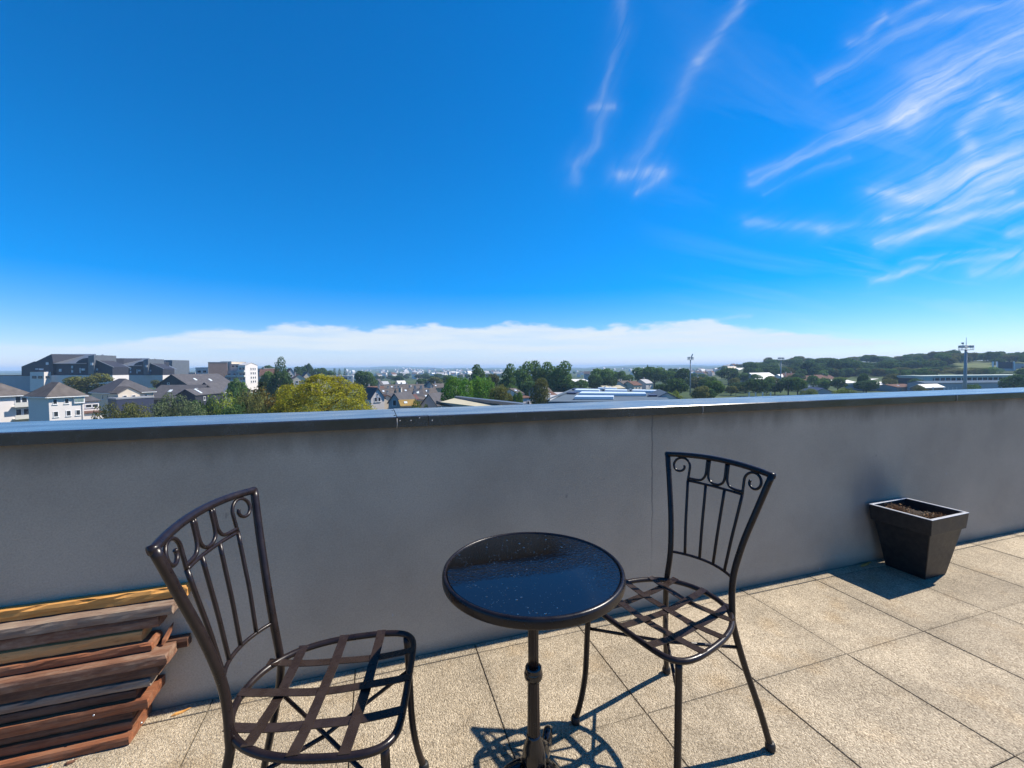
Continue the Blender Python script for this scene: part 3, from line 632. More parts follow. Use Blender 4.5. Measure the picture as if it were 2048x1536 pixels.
o = dm.obj('water_droplets', WATER, tab, True); o['kind'] = 'stuff'
MB().lathe([(0.03, TZ - 0.024), (0.12, TZ - 0.022), (0.125, TZ - 0.012), (0.03, TZ - .0115)], 40).obj('top_plate', IRON, tab, False)
flute = lambda a, z: 1 - 0.07 * (0.5 + 0.5 * math.cos(a * 12)) ** 2
MB().lathe([(0.0148, 0.385), (0.0148, 0.45), (0.0150, 0.56), (0.0155, 0.640), (0.021, 0.652), (0.03, 0.657)], 96, flute=flute).obj('upper_column', IRON, tab, True)
MB().lathe([(0.0155, 0.352), (0.0205, 0.357), (0.0255, 0.364), (0.0265, 0.373), (0.0245, 0.381), (0.0225, 0.3845), (0.0235, 0.389), (0.0225, 0.3935), (0.0185, 0.397), (0.0145, 0.399)], 40).obj('collar', CAST, tab, True)
MB().lathe([(0.0185, 0.13), (0.0182, 0.20), (0.0172, 0.28), (0.0165, 0.352), (0.0165, 0.358)], 96, flute=flute).obj('lower_column', IRON, tab, True)
MB().lathe([(0.088, 0.030), (0.092, 0.040), (0.088, 0.056), (0.076, 0.070), (0.060, 0.080), (0.047, 0.085), (0.0405, 0.089), (0.0395, 0.094), (0.0345, 0.100), (0.0335, 0.125), (0.031, 0.150), (0.026, 0.172), (0.0215, 0.184), (0.0200, 0.192), (0.0188, 0.200)], 48).obj('base_bell', CAST, tab, True)
for k in range(3):
    ang = R(55 + 120 * k)
    ca, sa = math.cos(ang), math.sin(ang)
    prof = crom([(0.035, 0, 0.086), (0.075, 0, 0.080), (0.108, 0, 0.058), (0.132, 0, 0.032), (0.150, 0, 0.0165), (0.170, 0, 0.0150), (0.188, 0, 0.028), (0.187, 0, 0.051), (0.169, 0, 0.060), (0.157, 0, 0.046), (0.166, 0, 0.034), (0.173, 0, 0.040)], 4)
    rad = [0.036 - 0.0225 * min(1, i / 16) for i in range(len(prof))]
    mb = MB().tube([(p.x * ca, p.x * sa, p.z) for p in prof], rad, 12)
    leg = mb.obj('foot', CAST, tab, True)
    # acanthus ridges along the leg
    for off in (-0.016, 0.0, 0.016):
        rp = [((p.x) * ca - off * (1.15 - 1.0 * min(1, i / 22)) * sa, (p.x) * sa + off * (1.15 - 1.0 * min(1, i / 22)) * ca, p.z + rad[i] * (0.92 if off == 0 else 0.78)) for i, p in enumerate(prof[:24])]
        MB().tube(rp, [0.0052 - 0.00015 * i for i in range(len(rp))], 7).obj('leaf_ridge', CAST, leg, True)

# ------------------------------------------------------------------ planter
POT = make_iron('charcoal_plastic', (0.012, 0.013, 0.015, 1), (0.030, 0.029, 0.028, 1), 0.42)
pot = thing('square_planter', 'square tapered charcoal planter with a collar rim and dried plant, beside the wall', 'planter', (3.055, 1.640, 0), R(2.2))
def frustum(mb, z0, w0, d0, z1, w1, d1, cx0=0, cy0=0, cx1=0, cy1=0):
    v = [(cx0 - w0, cy0 - d0, z0), (cx0 + w0, cy0 - d0, z0), (cx0 + w0, cy0 + d0, z0), (cx0 - w0, cy0 + d0, z0), (cx1 - w1, cy1 - d1, z1), (cx1 + w1, cy1 - d1, z1), (cx1 + w1, cy1 + d1, z1), (cx1 - w1, cy1 + d1, z1)]
    return mb.add(v, [(3, 2, 1, 0), (4, 5, 6, 7), (0, 1, 5, 4), (1, 2, 6, 5), (2, 3, 7, 6), (3, 0, 4, 7)])
body = frustum(MB(), 0.0, 0.102, 0.098, 0.30, 0.158, 0.138, 0.02, 0.012, 0, 0).obj('body', POT, pot); bevel(body, 0.004)
def ringwall(name, z0, z1, w0, d0, w1, d1, th, mat, parent):
    v = []
    for (z, w, d) in ((z0, w0, d0), (z1, w1, d1), (z1, w1 - th, d1 - th), (z0, w0 - th, d0 - th)):
        v += [(-w, -d, z), (w, -d, z), (w, d, z), (-w, d, z)]
    f = []
    for i in range(4):
        j = (i + 1) % 4
        for k in range(4): f.append((i * 4 + k, i * 4 + (k + 1) % 4, j * 4 + (k + 1) % 4, j * 4 + k))
    o = link(name, mesh(name, v, f), parent, mat); bevel(o, 0.002); return o
POTRIM = plain('sheen_planter_rim', (0.46, 0.47, 0.50), 0.28, 0.2, 30.0, spec=0.9)  # pale base colour paints the sun and sky sheen into the rim
ringwall('collar', 0.289, 0.378, 0.169, 0.147, 0.178, 0.153, 0.014, POT, pot)
ringwall('rim', 0.3785, 0.3825, 0.179, 0.154, 0.179, 0.154, 0.017, POTRIM, pot)
SOIL = plain('dry_soil', (0.035, 0.024, 0.017), 0.95, 0.5, 40.0, bump=1.0)
sb = MB(); nx = 14
sv = [(-0.15 + 0.30 * i / nx, -0.13 + 0.26 * j / nx, 0.335 + rd.uniform(-.006, .008)) for j in range(nx + 1) for i in range(nx + 1)]
sb.add(sv, [(j * (nx + 1) + i, j * (nx + 1) + i + 1, (j + 1) * (nx + 1) + i + 1, (j + 1) * (nx + 1) + i) for j in range(nx) for i in range(nx)])
sb.obj('soil', SOIL, pot)
DRY = plain('dried_stems', (0.26, 0.15, 0.07), 0.9, 0.45, 60.0)
plant = thing('dried_plant', 'brown withered plant tuft in the square charcoal planter', 'plant', (3.055, 1.640, 0), R(2.2))
pm = MB()
for (cx, cy, n_, hh, rr_) in ((-0.085, 0.05, 130, 0.06, 0.06), (-0.05, 0.08, 80, 0.055, 0.04), (-0.01, -0.06, 70, 0.04, 0.055), (0.06, -0.075, 60, 0.04, 0.04)):
    for _ in range(n_):
        a = rd.uniform(0, 6.283); r0 = rd.uniform(0, rr_)
        x, y = cx + r0 * math.cos(a), cy + r0 * math.sin(a)
        p = Vector((x, y, 0.333)); d_ = Vector((rd.uniform(-.5, .5), rd.uniform(-.5, .5), 1)).normalized(); pts = [p]
        for k in range(3):
            d_ = (d_ + Vector((rd.uniform(-.6, .6), rd.uniform(-.6, .6), rd.uniform(-.4, .2)))).normalized(); pts.append(pts[-1] + d_ * hh * rd.uniform(.2, .42))
        pm.tube(pts, [0.0011, .001, .0008, .0005], 4)
        for _k in range(2):
            q_ = pts[rd.randrange(1, 4)]; s = rd.uniform(0.004, 0.009)
            e1 = Vector((rd.uniform(-1, 1), rd.uniform(-1, 1), rd.uniform(-1, 1))).normalized() * s; e2 = Vector((rd.uniform(-1, 1), rd.uniform(-1, 1), rd.uniform(-1, 1))).normalized() * s * .6
            pm.add([q_, q_ + e1 * .5 + e2, q_ + e1, q_ + e1 * .5 - e2], [(0, 1, 2, 3)])
o = pm.obj('withered_stems', DRY, plant); o['kind'] = 'stuff'

# ------------------------------------------------------------------ timber stack
def plank(label, x1, x0, y0, y1, z0, z1, mat, seed, rough=0.0012, chip=0.0, rot=0.0):
    q = random.Random(seed); L_ = x1 - x0; nx, ny, nz = 46, 4, 3
    idx = {}; v = []; f = []
    def vid(i, j, k):
        if (i, j, k) not in idx:
            x = L_ * (i / nx - 1.0); y = (y1 - y0) * j / ny; z = (z1 - z0) * k / nz
            w = math.sin(i * 0.37 + seed) * 0.6 + math.sin(i * 0.11 + 2 * seed) * 0.9
            edge = (j in (0, ny)) + (k in (0, nz))
            jy = q.uniform(-1, 1) * rough + (0.0012 * w if j == 0 else 0)
            jz = q.uniform(-1, 1) * rough * .6 if 0 < k < nz else (-abs(q.uniform(0, rough)) if k == nz else abs(q.uniform(0, rough)) * .5)
            if edge == 2:
                y += 0.0018 if j == 0 else -0.0018; z += 0.0014 if k == 0 else -0.0014
                if chip and k == nz and j == 0 and q.random() < .5:
                    c_ = chip * q.random() ** 2; y += c_; z -= c_ * .5
            jx = q.uniform(-1, 1) * rough * 1.5 if i in (0, nx) else 0
            if i == nx and chip and k == nz: jx -= chip * q.random()
            idx[(i, j, k)] = len(v); v.append((x + jx, y + jy, z + jz))
        return idx[(i, j, k)]
    for i in range(nx):
        for j in range(ny):
            f.append((vid(i, j, nz), vid(i + 1, j, nz), vid(i + 1, j + 1, nz), vid(i, j + 1, nz)))
            f.append((vid(i, j, 0), vid(i, j + 1, 0), vid(i + 1, j + 1, 0), vid(i + 1, j, 0)))
        for k in range(nz):
            f.append((vid(i, 0, k), vid(i + 1, 0, k), vid(i + 1, 0, k + 1), vid(i, 0, k + 1)))
            f.append((vid(i, ny, k), vid(i, ny, k + 1), vid(i + 1, ny, k + 1), vid(i + 1, ny, k)))
    for j in range(ny):
        for k in range(nz):
            f.append((vid(nx, j, k), vid(nx, j + 1, k), vid(nx, j + 1, k + 1), vid(nx, j, k + 1)))
            f.append((vid(0, j, k), vid(0, j, k + 1), vid(0, j + 1, k + 1), vid(0, j + 1, k)))
    o = link('wooden_plank', mesh('wooden_plank', v, f), None, mat)
    o.location = (x1, y0, z0); o.rotation_euler = (0, 0, rot)
    return tag(o, label, 'plank', 'planks stacked against the parapet')
YB = WALL_Y - 0.004
p1 = plank('red-brown plank lying on the paving, bottom of the stack, nail in its end', -0.800, -2.35, 1.662, YB, 0.0015, 0.0315, W_RED, 1)
plank('second plank from the bottom, red-brown, clean edge, set back on the lowest one', -0.803, -2.2, 1.688, YB - .01, 0.0325, 0.0635, W_RED, 2)
plank('dark stained plank between the two red-brown planks near the bottom of the stack', -0.805, -2.4, 1.698, YB - .02, 0.0645, 0.0935, W_DARK, 3)
p4 = plank('wide red-brown plank near the bottom jutting out to the right with a pale cut end', -0.757, -2.3, 1.683, YB, 0.0945, 0.1315, W_RED, 4)
plank('dark brown plank just above the wide jutting plank, its end set well back', -0.793, -2.2, 1.696, YB - .02, 0.1325, 0.161, W_DARK, 5)
plank('grey-brown plank with a split right end in the lower middle of the stack', -0.754, -2.35, 1.698, YB - .03, 0.162, 0.191, W_GREY, 6, chip=0.008)
plank('very dark plank tucked under the streaked grey-brown plank mid stack', -0.732, -2.25, 1.702, YB, 0.192, 0.228, W_DARK, 7)
plank('grey-brown plank with pale streaks and a smooth pinkish top, middle of the stack', -0.702, -2.4, 1.688, 1.770, 0.230, 0.268, W_BROWN, 8, chip=0.006)
plank('dark narrow plank at the wall whose end sticks out furthest right', -0.672, -2.3, 1.774, YB, 0.232, 0.2685, W_DARK, 9)
plank('red-brown plank with a torn upright splinter at its right end', -0.757, -2.3, 1.722, YB - .005, 0.270, 0.3005, W_RED, 10, chip=0.012)
plank('clean yellow plank in the upper half of the stack below the mottled brown one', -0.788, -2.2, 1.735, YB, 0.302, 0.3385, W_TAN, 11)
plank('mottled dark brown plank above the clean yellow plank', -0.742, -2.35, 1.742, YB, 0.340, 0.378, W_BROWN, 12, chip=0.006)
plank('smooth grey plank second from the top of the stack', -0.697, -2.2, 1.732, YB, 0.3815, 0.418, W_GREY, 13)
plank('bright yellow splintered plank topmost on the stack against the wall', -0.668, -2.3, 1.772, YB, 0.4195, 0.4585, W_YELL, 14, rough=0.002, chip=0.012)
NAIL = plain('steel_nail', (0.55, 0.55, 0.55), 0.35, metal=0.9)
def child_at(mb, name, mat, par_):
    o = mb.obj(name, mat, None, True); o.parent = par_
    o.matrix_parent_inverse = Matrix.Translation(-Vector(par_.location)); return o
child_at(MB().tube([(-0.803, 1.735, 0.017), (-0.796, 1.735, 0.017)], 0.0035, 8), 'nail', NAIL, p1)
child_at(MB().tube([(-0.90, 1.690, 0.113), (-0.90, 1.680, 0.113)], 0.0028, 8), 'nail', NAIL, p4)
# torn splinter standing on the red-brown plank
def splinter(label, p, q_, w, mat, cat='splinter', name='wood_splinter', group=None):
    p, q_ = Vector(p), Vector(q_); d_ = (q_ - p); sd_ = d_.cross(Vector((0, 0, 1)));
    sd_ = sd_.normalized() if sd_.length > 1e-6 else Vector((0, 1, 0)); up = sd_.cross(d_).normalized()
    o_ = p.copy(); v = []
    for t_, ww in ((0, .35), (0.2, 1.0), (0.6, .85), (0.85, .5), (1, .1)):
        c_ = d_ * t_ + Vector((0, 0, .001 * math.sin(t_ * 9)))
        for a_, b_ in ((-1, -.4), (1, -.5), (.8, .5), (-.7, .6)): v.append(c_ + sd_ * a_ * w * ww + up * b_ * w * ww)
    f = [(i * 4 + k, i * 4 + (k + 1) % 4, (i + 1) * 4 + (k + 1) % 4, (i + 1) * 4 + k) for i in range(4) for k in range(4)] + [(3, 2, 1, 0), (16, 17, 18, 19)]
    o = link(name, mesh(name, v, f), None, mat); o.location = o_
    return tag(o, label, cat, group)
splinter('torn upright wood splinter caught on the right end of the plank stack', (-0.735, 1.745, 0.273), (-0.722, 1.80, 0.318), 0.008, W_RED)
splinter('orange wood chip lying on the paving at the wall foot right of the plank stack', (-0.722, 1.757, 0.003), (-0.668, 1.778, 0.004), 0.005, W_YELL)
splinter('pale wood chip lying at the wall foot in the shadow of the planter', (2.80, 1.776, 0.004), (2.925, 1.797, 0.006), 0.008, W_YELL)
splinter('small pale bark flake on the paving in front of the lowest plank', (-0.955, 1.640, 0.003), (-0.925, 1.648, 0.006), 0.005, W_BROWN)
splinter('thin curled shaving on the paving near the left picture edge before the stack', (-1.005, 1.628, 0.003), (-0.985, 1.646, 0.007), 0.003, W_YELL)

# ================================================================== the town
GZ = -13.2
f_h = Vector((math.sin(YAW), math.cos(YAW), 0.0)); r_h = Vector((math.cos(YAW), -math.sin(YAW), 0.0))
def P(px, py, Z):
    """a world point seen at picture position (px, py), Z metres ahead"""
    v = cf * FPX + cr * (px - 1024) - cu * (py - 768)
    return EYE + v * (Z / v.dot(f_h))
def smooth(a, b, x):
    t = min(1.0, max(0.0, (x - a) / (b - a))); return t * t * (3 - 2 * t)
def azpx(x, y):
    v = Vector((x, y, 0)); d = v.dot(f_h)
    return 1024 + FPX * v.dot(r_h) / d if d > 1e-3 else (9e9 if v.dot(r_h) > 0 else -9e9)
def ground_z(x, y):
    r = math.hypot(x, y); az = math.degrees(math.atan2(x, y))
    z = GZ
    # wooded ridge to the right
    k = smooth(40, 50, az) * (1 - smooth(150, 175, abs(az)))
    n = 2.2 * math.sin(az * 0.42) + 1.6 * math.sin(az * 1.1 + 1.3) + 1.0 * math.sin(az * 2.3)
    z += k * (smooth(300, 780, r) * (20 + n * .8) )
    # slow fall to the valley, then the far side
    z -= (1 - k) * 5 * smooth(350, 900, r)
    far = 14 + 5 * math.sin(az * 0.21 + 0.6) + 3 * math.sin(az * 0.63) + 1.5 * math.sin(az * 1.7 + 2)
    z += (1 - k) * smooth(1500, 3600, r) * far
    far2 = 24 + 9 * math.sin(az * 0.13 + 2.2) + 7 * math.sin(az * 0.37 + 1) + 3 * math.sin(az * 1.3)
    z += (1 - k * .5) * smooth(3800, 6500, r) * far2 * (0.35 + 0.65 * smooth(-40, -25, az))
    if abs(az - (-14)) < 14: z += 26 * (1 - abs(az + 14) / 14) ** 1.5 * smooth(4200, 6200, r)
    return z
NR, NA = 64, 288
rs = [0.0] + [8 * (9000 / 8) ** (i / (NR - 2)) for i in range(NR - 1)]
gv = [(0, 0, GZ)]; gf = []
for i in range(1, NR):
    for k in range(NA):
        a = 2 * math.pi * k / NA; x, y = rs[i] * math.sin(a), rs[i] * math.cos(a); gv.append((x, y, ground_z(x, y)))
for k in range(NA): gf.append((0, 1 + (k + 1) % NA, 1 + k))
for i in range(NR - 2):
    for k in range(NA):
        a = 1 + i * NA + k; b = 1 + i * NA + (k + 1) % NA; gf.append((a, b, b + NA, a + NA))
def make_ground():
    m, t, b = newmat('fields_and_streets')
    b.inputs['Roughness'].default_value = 0.95; b.inputs['Specular IOR Level'].default_value = 0.1
    geo = N(t, 'ShaderNodeNewGeometry'); wp = geo.outputs['Position']
    n1 = N(t, 'ShaderNodeTexVoronoi', ins={'Scale': 0.011}); L(t, wp, n1.inputs['Vector'])
    n2 = N(t, 'ShaderNodeTexNoise', ins={'Scale': 0.05, 'Detail': 6.0, 'Roughness': 0.7}); L(t, wp, n2.inputs['Vector'])
    sc = N(t, 'ShaderNodeSeparateColor'); L(t, n1.outputs['Color'], sc.inputs[0])
    rp = N(t, 'ShaderNodeValToRGB'); e = rp.color_ramp.elements
    e[0].position = 0; e[0].color = (0.032, 0.052, 0.020, 1); e[1].position = 1; e[1].color = (0.10, 0.12, 0.045, 1)
    for p_, c_ in ((0.35, (0.045, 0.07, 0.025, 1)), (0.6, (0.085, 0.10, 0.04, 1)), (0.8, (0.055, 0.08, 0.03, 1))): k = e.new(p_); k.color = c_
    L(t, sc.outputs[0], rp.inputs[0])
    rr = N(t, 'ShaderNodeMapRange', ins={'From Min': 0.3, 'From Max': 0.7, 'To Min': 0.6, 'To Max': 1.4}); L(t, n2.outputs[0], rr.inputs[0])
    L(t, VM(t, 'SCALE', rp.outputs[0], s=rr.outputs[0]), b.inputs['Base Color'])
    return m
ground = link('ground', mesh('ground', gv, gf), None, make_ground(), True); ground['kind'] = 'structure'

# ------------------------------------------------------------------ town materials
M_WHITE = plain('white_render', (0.62, 0.575, 0.545), 0.85, 0.06, 0.4)
M_CREAM = plain('cream_render', (0.60, 0.51, 0.40), 0.85, 0.07, 0.4)
M_BEIGE = plain('beige_stone', (0.42, 0.35, 0.26), 0.9, 0.15, 0.8)
M_GREYW = plain('grey_render_wall', (0.36, 0.36, 0.37), 0.85, 0.08, 0.5)
M_SLATE = plain('slate_roofing', (0.085, 0.082, 0.088), 0.75, 0.25, 0.9, spec=0.06)
M_SLATEW = plain('weathered_slate', (0.112, 0.098, 0.090), 0.8, 0.35, 0.7, spec=0.05)
M_BROWNR = plain('brown_tile_roof', (0.135, 0.078, 0.06), 0.85, 0.3, 0.7, spec=0.05)
M_MAROON = plain('maroon_tile_roof', (0.12, 0.055, 0.048), 0.8, 0.2, 0.8)
M_OCHRE = plain('lichen_ochre_roof', (0.26, 0.17, 0.045), 0.9, 0.3, 0.6)
M_CLAD = plain('black_slate_cladding', (0.030, 0.030, 0.040), 0.55, 0.2, 1.2)
M_CLADG = plain('grey_zinc_cladding', (0.105, 0.115, 0.13), 0.42, 0.15, 0.6, spec=0.6)
M_NAVY = plain('dark_blue_cladding', (0.035, 0.04, 0.075), 0.5, 0.1, 0.8)
M_BRICK = plain('brown_brickwork', (0.27, 0.185, 0.145), 0.85, 0.18, 1.5)
M_PANE = plain('window_pane', (0.03, 0.035, 0.045), 0.12, 0.2, 1.0, spec=0.8)
M_FRAME = plain('white_frame', (0.72, 0.72, 0.72), 0.5, 0.05)
M_DFRAME = plain('grey_frame', (0.25, 0.26, 0.28), 0.5, 0.05)
M_BALC = plain('balcony_panel', (0.52, 0.50, 0.45), 0.6, 0.08)
M_GLAZ = plain('greenish_glazing', (0.20, 0.26, 0.24), 0.15, 0.2, 1.0, spec=0.8)
M_ZINC = plain('blue_grey_sheet_roof', (0.105, 0.14, 0.18), 0.8, 0.12, 0.25, spec=0.0)
M_SKYL = plain('translucent_rooflight', (0.62, 0.68, 0.72), 0.28, 0.05, 0.3, spec=0.7)
M_STRAWR = plain('straw_coloured_roof', (0.40, 0.36, 0.25), 0.8, 0.12, 0.35)
M_METALW = plain('white_sheet_roof', (0.62, 0.61, 0.58), 0.6, 0.08, 0.2, spec=0.15)
M_MAST = plain('galvanised_mast', (0.30, 0.31, 0.33), 0.5, 0.1, 1.0)
M_LAMP = plain('floodlight_glass', (0.55, 0.57, 0.60), 0.2, 0.05, 2.0)
M_CHIM = plain('chimney_render', (0.45, 0.40, 0.35), 0.9, 0.12, 1.0)

# ------------------------------------------------------------------ building kit (all verts in world coordinates, kept relative to the root)
def put(mb, name, mat, root, smooth=False):
    o = mb.obj(name, mat, None, smooth)
    base = root
    loc = Vector((0, 0, 0))
    while base is not None: loc += Vector(base.location); base = base.parent
    me = o.data
    n = len(me.vertices); co = np.empty(n * 3, 'f'); me.vertices.foreach_get('co', co)
    co = (co.reshape(-1, 3) - np.array(loc)).ravel(); me.vertices.foreach_set('co', co); me.update()
    o.parent = root
    return o
class Vol:
    """a block of a building: front-left corner at picture column pxl, front-right at pxr"""
    def __init__(s, root, pxl, pxr, Z, rot, dep, ye, yr, kind, wall, roof, over=0.35, z0=None, name='wall'):
        s.root = root
        A = P(pxl, ye, Z); s.eave = A.z
        a = R(rot); s.ex = Vector((math.cos(a), math.sin(a), 0)); s.ey = Vector((-math.sin(a), math.cos(a), 0))
        s.o = Vector((A.x, A.y, 0))
        # width so that the right corner falls on pxr
        k = (pxr - 1024) / FPX; d = Vector((A.x, A.y, 0)) - Vector((EYE.x, EYE.y, 0))
        s.w = (k * d.dot(f_h) - d.dot(r_h)) / (s.ex.dot(r_h) - k * s.ex.dot(f_h))
        s.w = max(0.5, min(s.w, 120)); s.dep = dep
        s.z0 = (min(ground_z(A.x, A.y), GZ) - 0.5) if z0 is None else z0
        mid = s.o + s.ex * (s.w / 2) + s.ey * (dep / 2 if kind in ('gx', 'hip') else 0)
        zc = (mid - Vector((EYE.x, EYE.y, 0))).dot(f_h)
        s.ridge = P(1024 + FPX * (mid - EYE).dot(r_h) / zc, yr, zc).z if kind != 'flat' else s.eave
        s.kind = kind; s.over = over
        s.build(wall, roof, over, name)
    def pt(s, u, v, z): return s.o + s.ex * u + s.ey * v + Vector((0, 0, z))
    def bx(s, mb, u0, u1, v0, v1, z0, z1):
        return mb.add([s.pt(u0, v0, z0), s.pt(u1, v0, z0), s.pt(u1, v1, z0), s.pt(u0, v1, z0), s.pt(u0, v0, z1), s.pt(u1, v0, z1), s.pt(u1, v1, z1), s.pt(u0, v1, z1)],
                      [(3, 2, 1, 0), (4, 5, 6, 7), (0, 1, 5, 4), (1, 2, 6, 5), (2, 3, 7, 6), (3, 0, 4, 7)])
    def build(s, wall, roof, over, name):
        w, d, e, r = s.w, s.dep, s.eave, s.ridge; mb = MB()
        th = 0.22
        if s.kind == 'gx':      # ridge along the front, gables at the sides
            mb.add([s.pt(0, 0, s.z0), s.pt(w, 0, s.z0), s.pt(w, d, s.z0), s.pt(0, d, s.z0), s.pt(0, 0, e), s.pt(w, 0, e), s.pt(w, d, e), s.pt(0, d, e), s.pt(0, d / 2, r), s.pt(w, d / 2, r)],
                   [(3, 2, 1, 0), (0, 1, 5, 4), (1, 2, 6, 9, 5), (2, 3, 7, 6), (3, 0, 4, 8, 7), (4, 5, 9, 8), (6, 7, 8, 9)])
            sl = (r - e) / (d / 2)
            rf = MB()
            for v0, v1 in ((-over, d / 2), (d + over, d / 2)):
                z_ = e - over * sl + .04; q_ = [s.pt(-over, v0, z_), s.pt(w + over, v0, z_), s.pt(w + over, v1, r + .04), s.pt(-over, v1, r + .04)]
                rf.add(q_ + [p + Vector((0, 0, th)) for p in q_], [(3, 2, 1, 0), (4, 5, 6, 7), (0, 1, 5, 4), (1, 2, 6, 5), (2, 3, 7, 6), (3, 0, 4, 7)])
        elif s.kind == 'gy':    # gable faces the front
            mb.add([s.pt(0, 0, s.z0), s.pt(w, 0, s.z0), s.pt(w, d, s.z0), s.pt(0, d, s.z0), s.pt(0, 0, e), s.pt(w, 0, e), s.pt(w, d, e), s.pt(0, d, e), s.pt(w / 2, 0, r), s.pt(w / 2, d, r)],
                   [(3, 2, 1, 0), (0, 1, 5, 8, 4), (1, 2, 6, 5), (2, 3, 7, 9, 6), (3, 0, 4, 7), (4, 8, 9, 7), (5, 6, 9, 8)])
            sl = (r - e) / (w / 2); rf = MB()
            for u0, u1 in ((-over, w / 2), (w + over, w / 2)):
                z_ = e - over * sl + .04; q_ = [s.pt(u0, -over, z_), s.pt(u1, -over, r + .04), s.pt(u1, d + over, r + .04), s.pt(u0, d + over, z_)]
                rf.add(q_ + [p + Vector((0, 0, th)) for p in q_], [(3, 2, 1, 0), (4, 5, 6, 7), (0, 1, 5, 4), (1, 2, 6, 5), (2, 3, 7, 6), (3, 0, 4, 7)])
        elif s.kind == 'hip':
            s.bx(mb, 0, w, 0, d, s.z0, e); rf = MB(); o_ = over
            h = min(w, d) / 2 + o_ ; 
            if w >= d: a_, b_ = s.pt(-o_ + h, d / 2, r), s.pt(w + o_ - h, d / 2, r)
            else: a_, b_ = s.pt(w / 2, -o_ + h, r), s.pt(w / 2, d + o_ - h, r)
            c = [s.pt(-o_, -o_, e + .02), s.pt(w + o_, -o_, e + .02), s.pt(w + o_, d + o_, e + .02), s.pt(-o_, d + o_, e + .02)]
            c2 = [p + Vector((0, 0, .18)) for p in c]
            if w >= d: F_ = [(3, 2, 1, 0), (0, 1, 5, 4), (1, 2, 6, 5), (2, 3, 7, 6), (3, 0, 4, 7), (4, 5, 9, 8), (5, 6, 9), (6, 7, 8, 9), (7, 4, 8)]
            else: F_ = [(3, 2, 1, 0), (0, 1, 5, 4), (1, 2, 6, 5), (2, 3, 7, 6), (3, 0, 4, 7), (4, 5, 8), (5, 6, 9, 8), (6, 7, 9), (7, 4, 8, 9)]
            rf.add(c + c2 + [a_, b_], F_)
        else:
            s.bx(mb, 0, w, 0, d, s.z0, e); rf = MB()
            s.bx(rf, -0.12, w + 0.12, -0.12, d + 0.12, e + .003, e + 0.35)
        s.wall_o = put(mb, name, wall, s.root); s.roof_o = put(rf, 'roof', roof, s.root) if roof else None
    def gutter(s, mat=None):
        mb = MB(); o_ = s.over; e = s.eave
        if s.kind in ('hip', 'gx'): s.bx(mb, -o_, s.w + o_, -o_ - .14, -o_ - .003, e - .10 - (0 if s.kind == 'hip' else o_ * (s.ridge - e) / (s.dep / 2)), e + .06 - (0 if s.kind == 'hip' else o_ * (s.ridge - e) / (s.dep / 2)))
        if s.kind == 'hip': s.bx(mb, s.w + o_ + .003, s.w + o_ + .14, -o_, s.dep + o_, e - .10, e + .06); s.bx(mb, -o_ - .14, -o_ - .003, -o_, s.dep + o_, e - .10, e + .06)
        if mb.v: put(mb, 'gutter', mat or M_FRAME, s.root)
        mb = MB(); s.bx(mb, s.w - .35, s.w - .24, -.12, -.01, s.z0, e - .1); put(mb, 'downpipe', M_DFRAME, s.root)
    def rooflight(s, fu, fv, w=.9, l=1.2):
        e, r = s.eave, s.ridge; mb = MB()
        def q_(a, b, lift):
            if s.kind == 'gx': return s.pt(a, b * s.dep / 2, e + (r - e) * b + .27 + lift)
            return s.pt(s.w - b * s.w / 2, a, e + (r - e) * b + .27 + lift)
        run = (s.dep if s.kind == 'gx' else s.w) / 2; c = fu * (s.w if s.kind == 'gx' else s.dep); db = l / run / 2
        A = [q_(c - w / 2, fv - db, .12), q_(c + w / 2, fv - db, .12), q_(c + w / 2, fv + db, .12), q_(c - w / 2, fv + db, .12)]
        v = A + [p - Vector((0, 0, .2)) for p in A]
        put(mb.add(v, [(0, 1, 2, 3), (7, 6, 5, 4), (0, 4, 5, 1), (1, 5, 6, 2), (2, 6, 7, 3), (3, 7, 4, 0)]), 'rooflight', M_SKYL, s.root)
    def win(s, face, fu, dz, w, h, frame=None, pane=None, name='window'):
        """a framed window centred at fraction fu along a face, dz metres below the eave"""
        zc = s.eave - dz; fr = MB(); pn = MB()
        def b_(mb, c, ww, z0, z1, out0, out1):
            if face == 'F': s.bx(mb, c - ww / 2, c + ww / 2, -out1, -out0, z0, z1)
            elif face == 'R': s.bx(mb, s.w + out0, s.w + out1, c - ww / 2, c + ww / 2, z0, z1)
            else: s.bx(mb, -out1, -out0, c - ww / 2, c + ww / 2, z0, z1)
        c = fu * (s.w if face == 'F' else s.dep); t = 0.09
        for (cc, ww, z0, z1) in ((c - w / 2 + t / 2, t, zc - h / 2, zc + h / 2), (c + w / 2 - t / 2, t, zc - h / 2, zc + h / 2), (c, w - 2 * t - .004, zc + h / 2 - t, zc + h / 2), (c, w - 2 * t - .004, zc - h / 2, zc - h / 2 + t)):
            b_(fr, cc, ww, z0, z1, -0.05, 0.09)
        b_(fr, c, w + .2, zc - h / 2 - .085, zc - h / 2 - .005, -0.03, 0.16)
        f_o = put(fr, name, frame or M_FRAME, s.root)
        b_(pn, c, w - 2 * t, zc - h / 2 + t, zc + h / 2 - t, -0.04, 0.035)
        p_o = put(pn, 'pane', pane or M_PANE, s.root)
        # pane becomes a sub-part
        p_o.parent = f_o
        return f_o
    def rows(s, face, us, dzs, w, h, **k):
        for dz in dzs:
            for u in us: s.win(face, u, dz, w, h, **k)
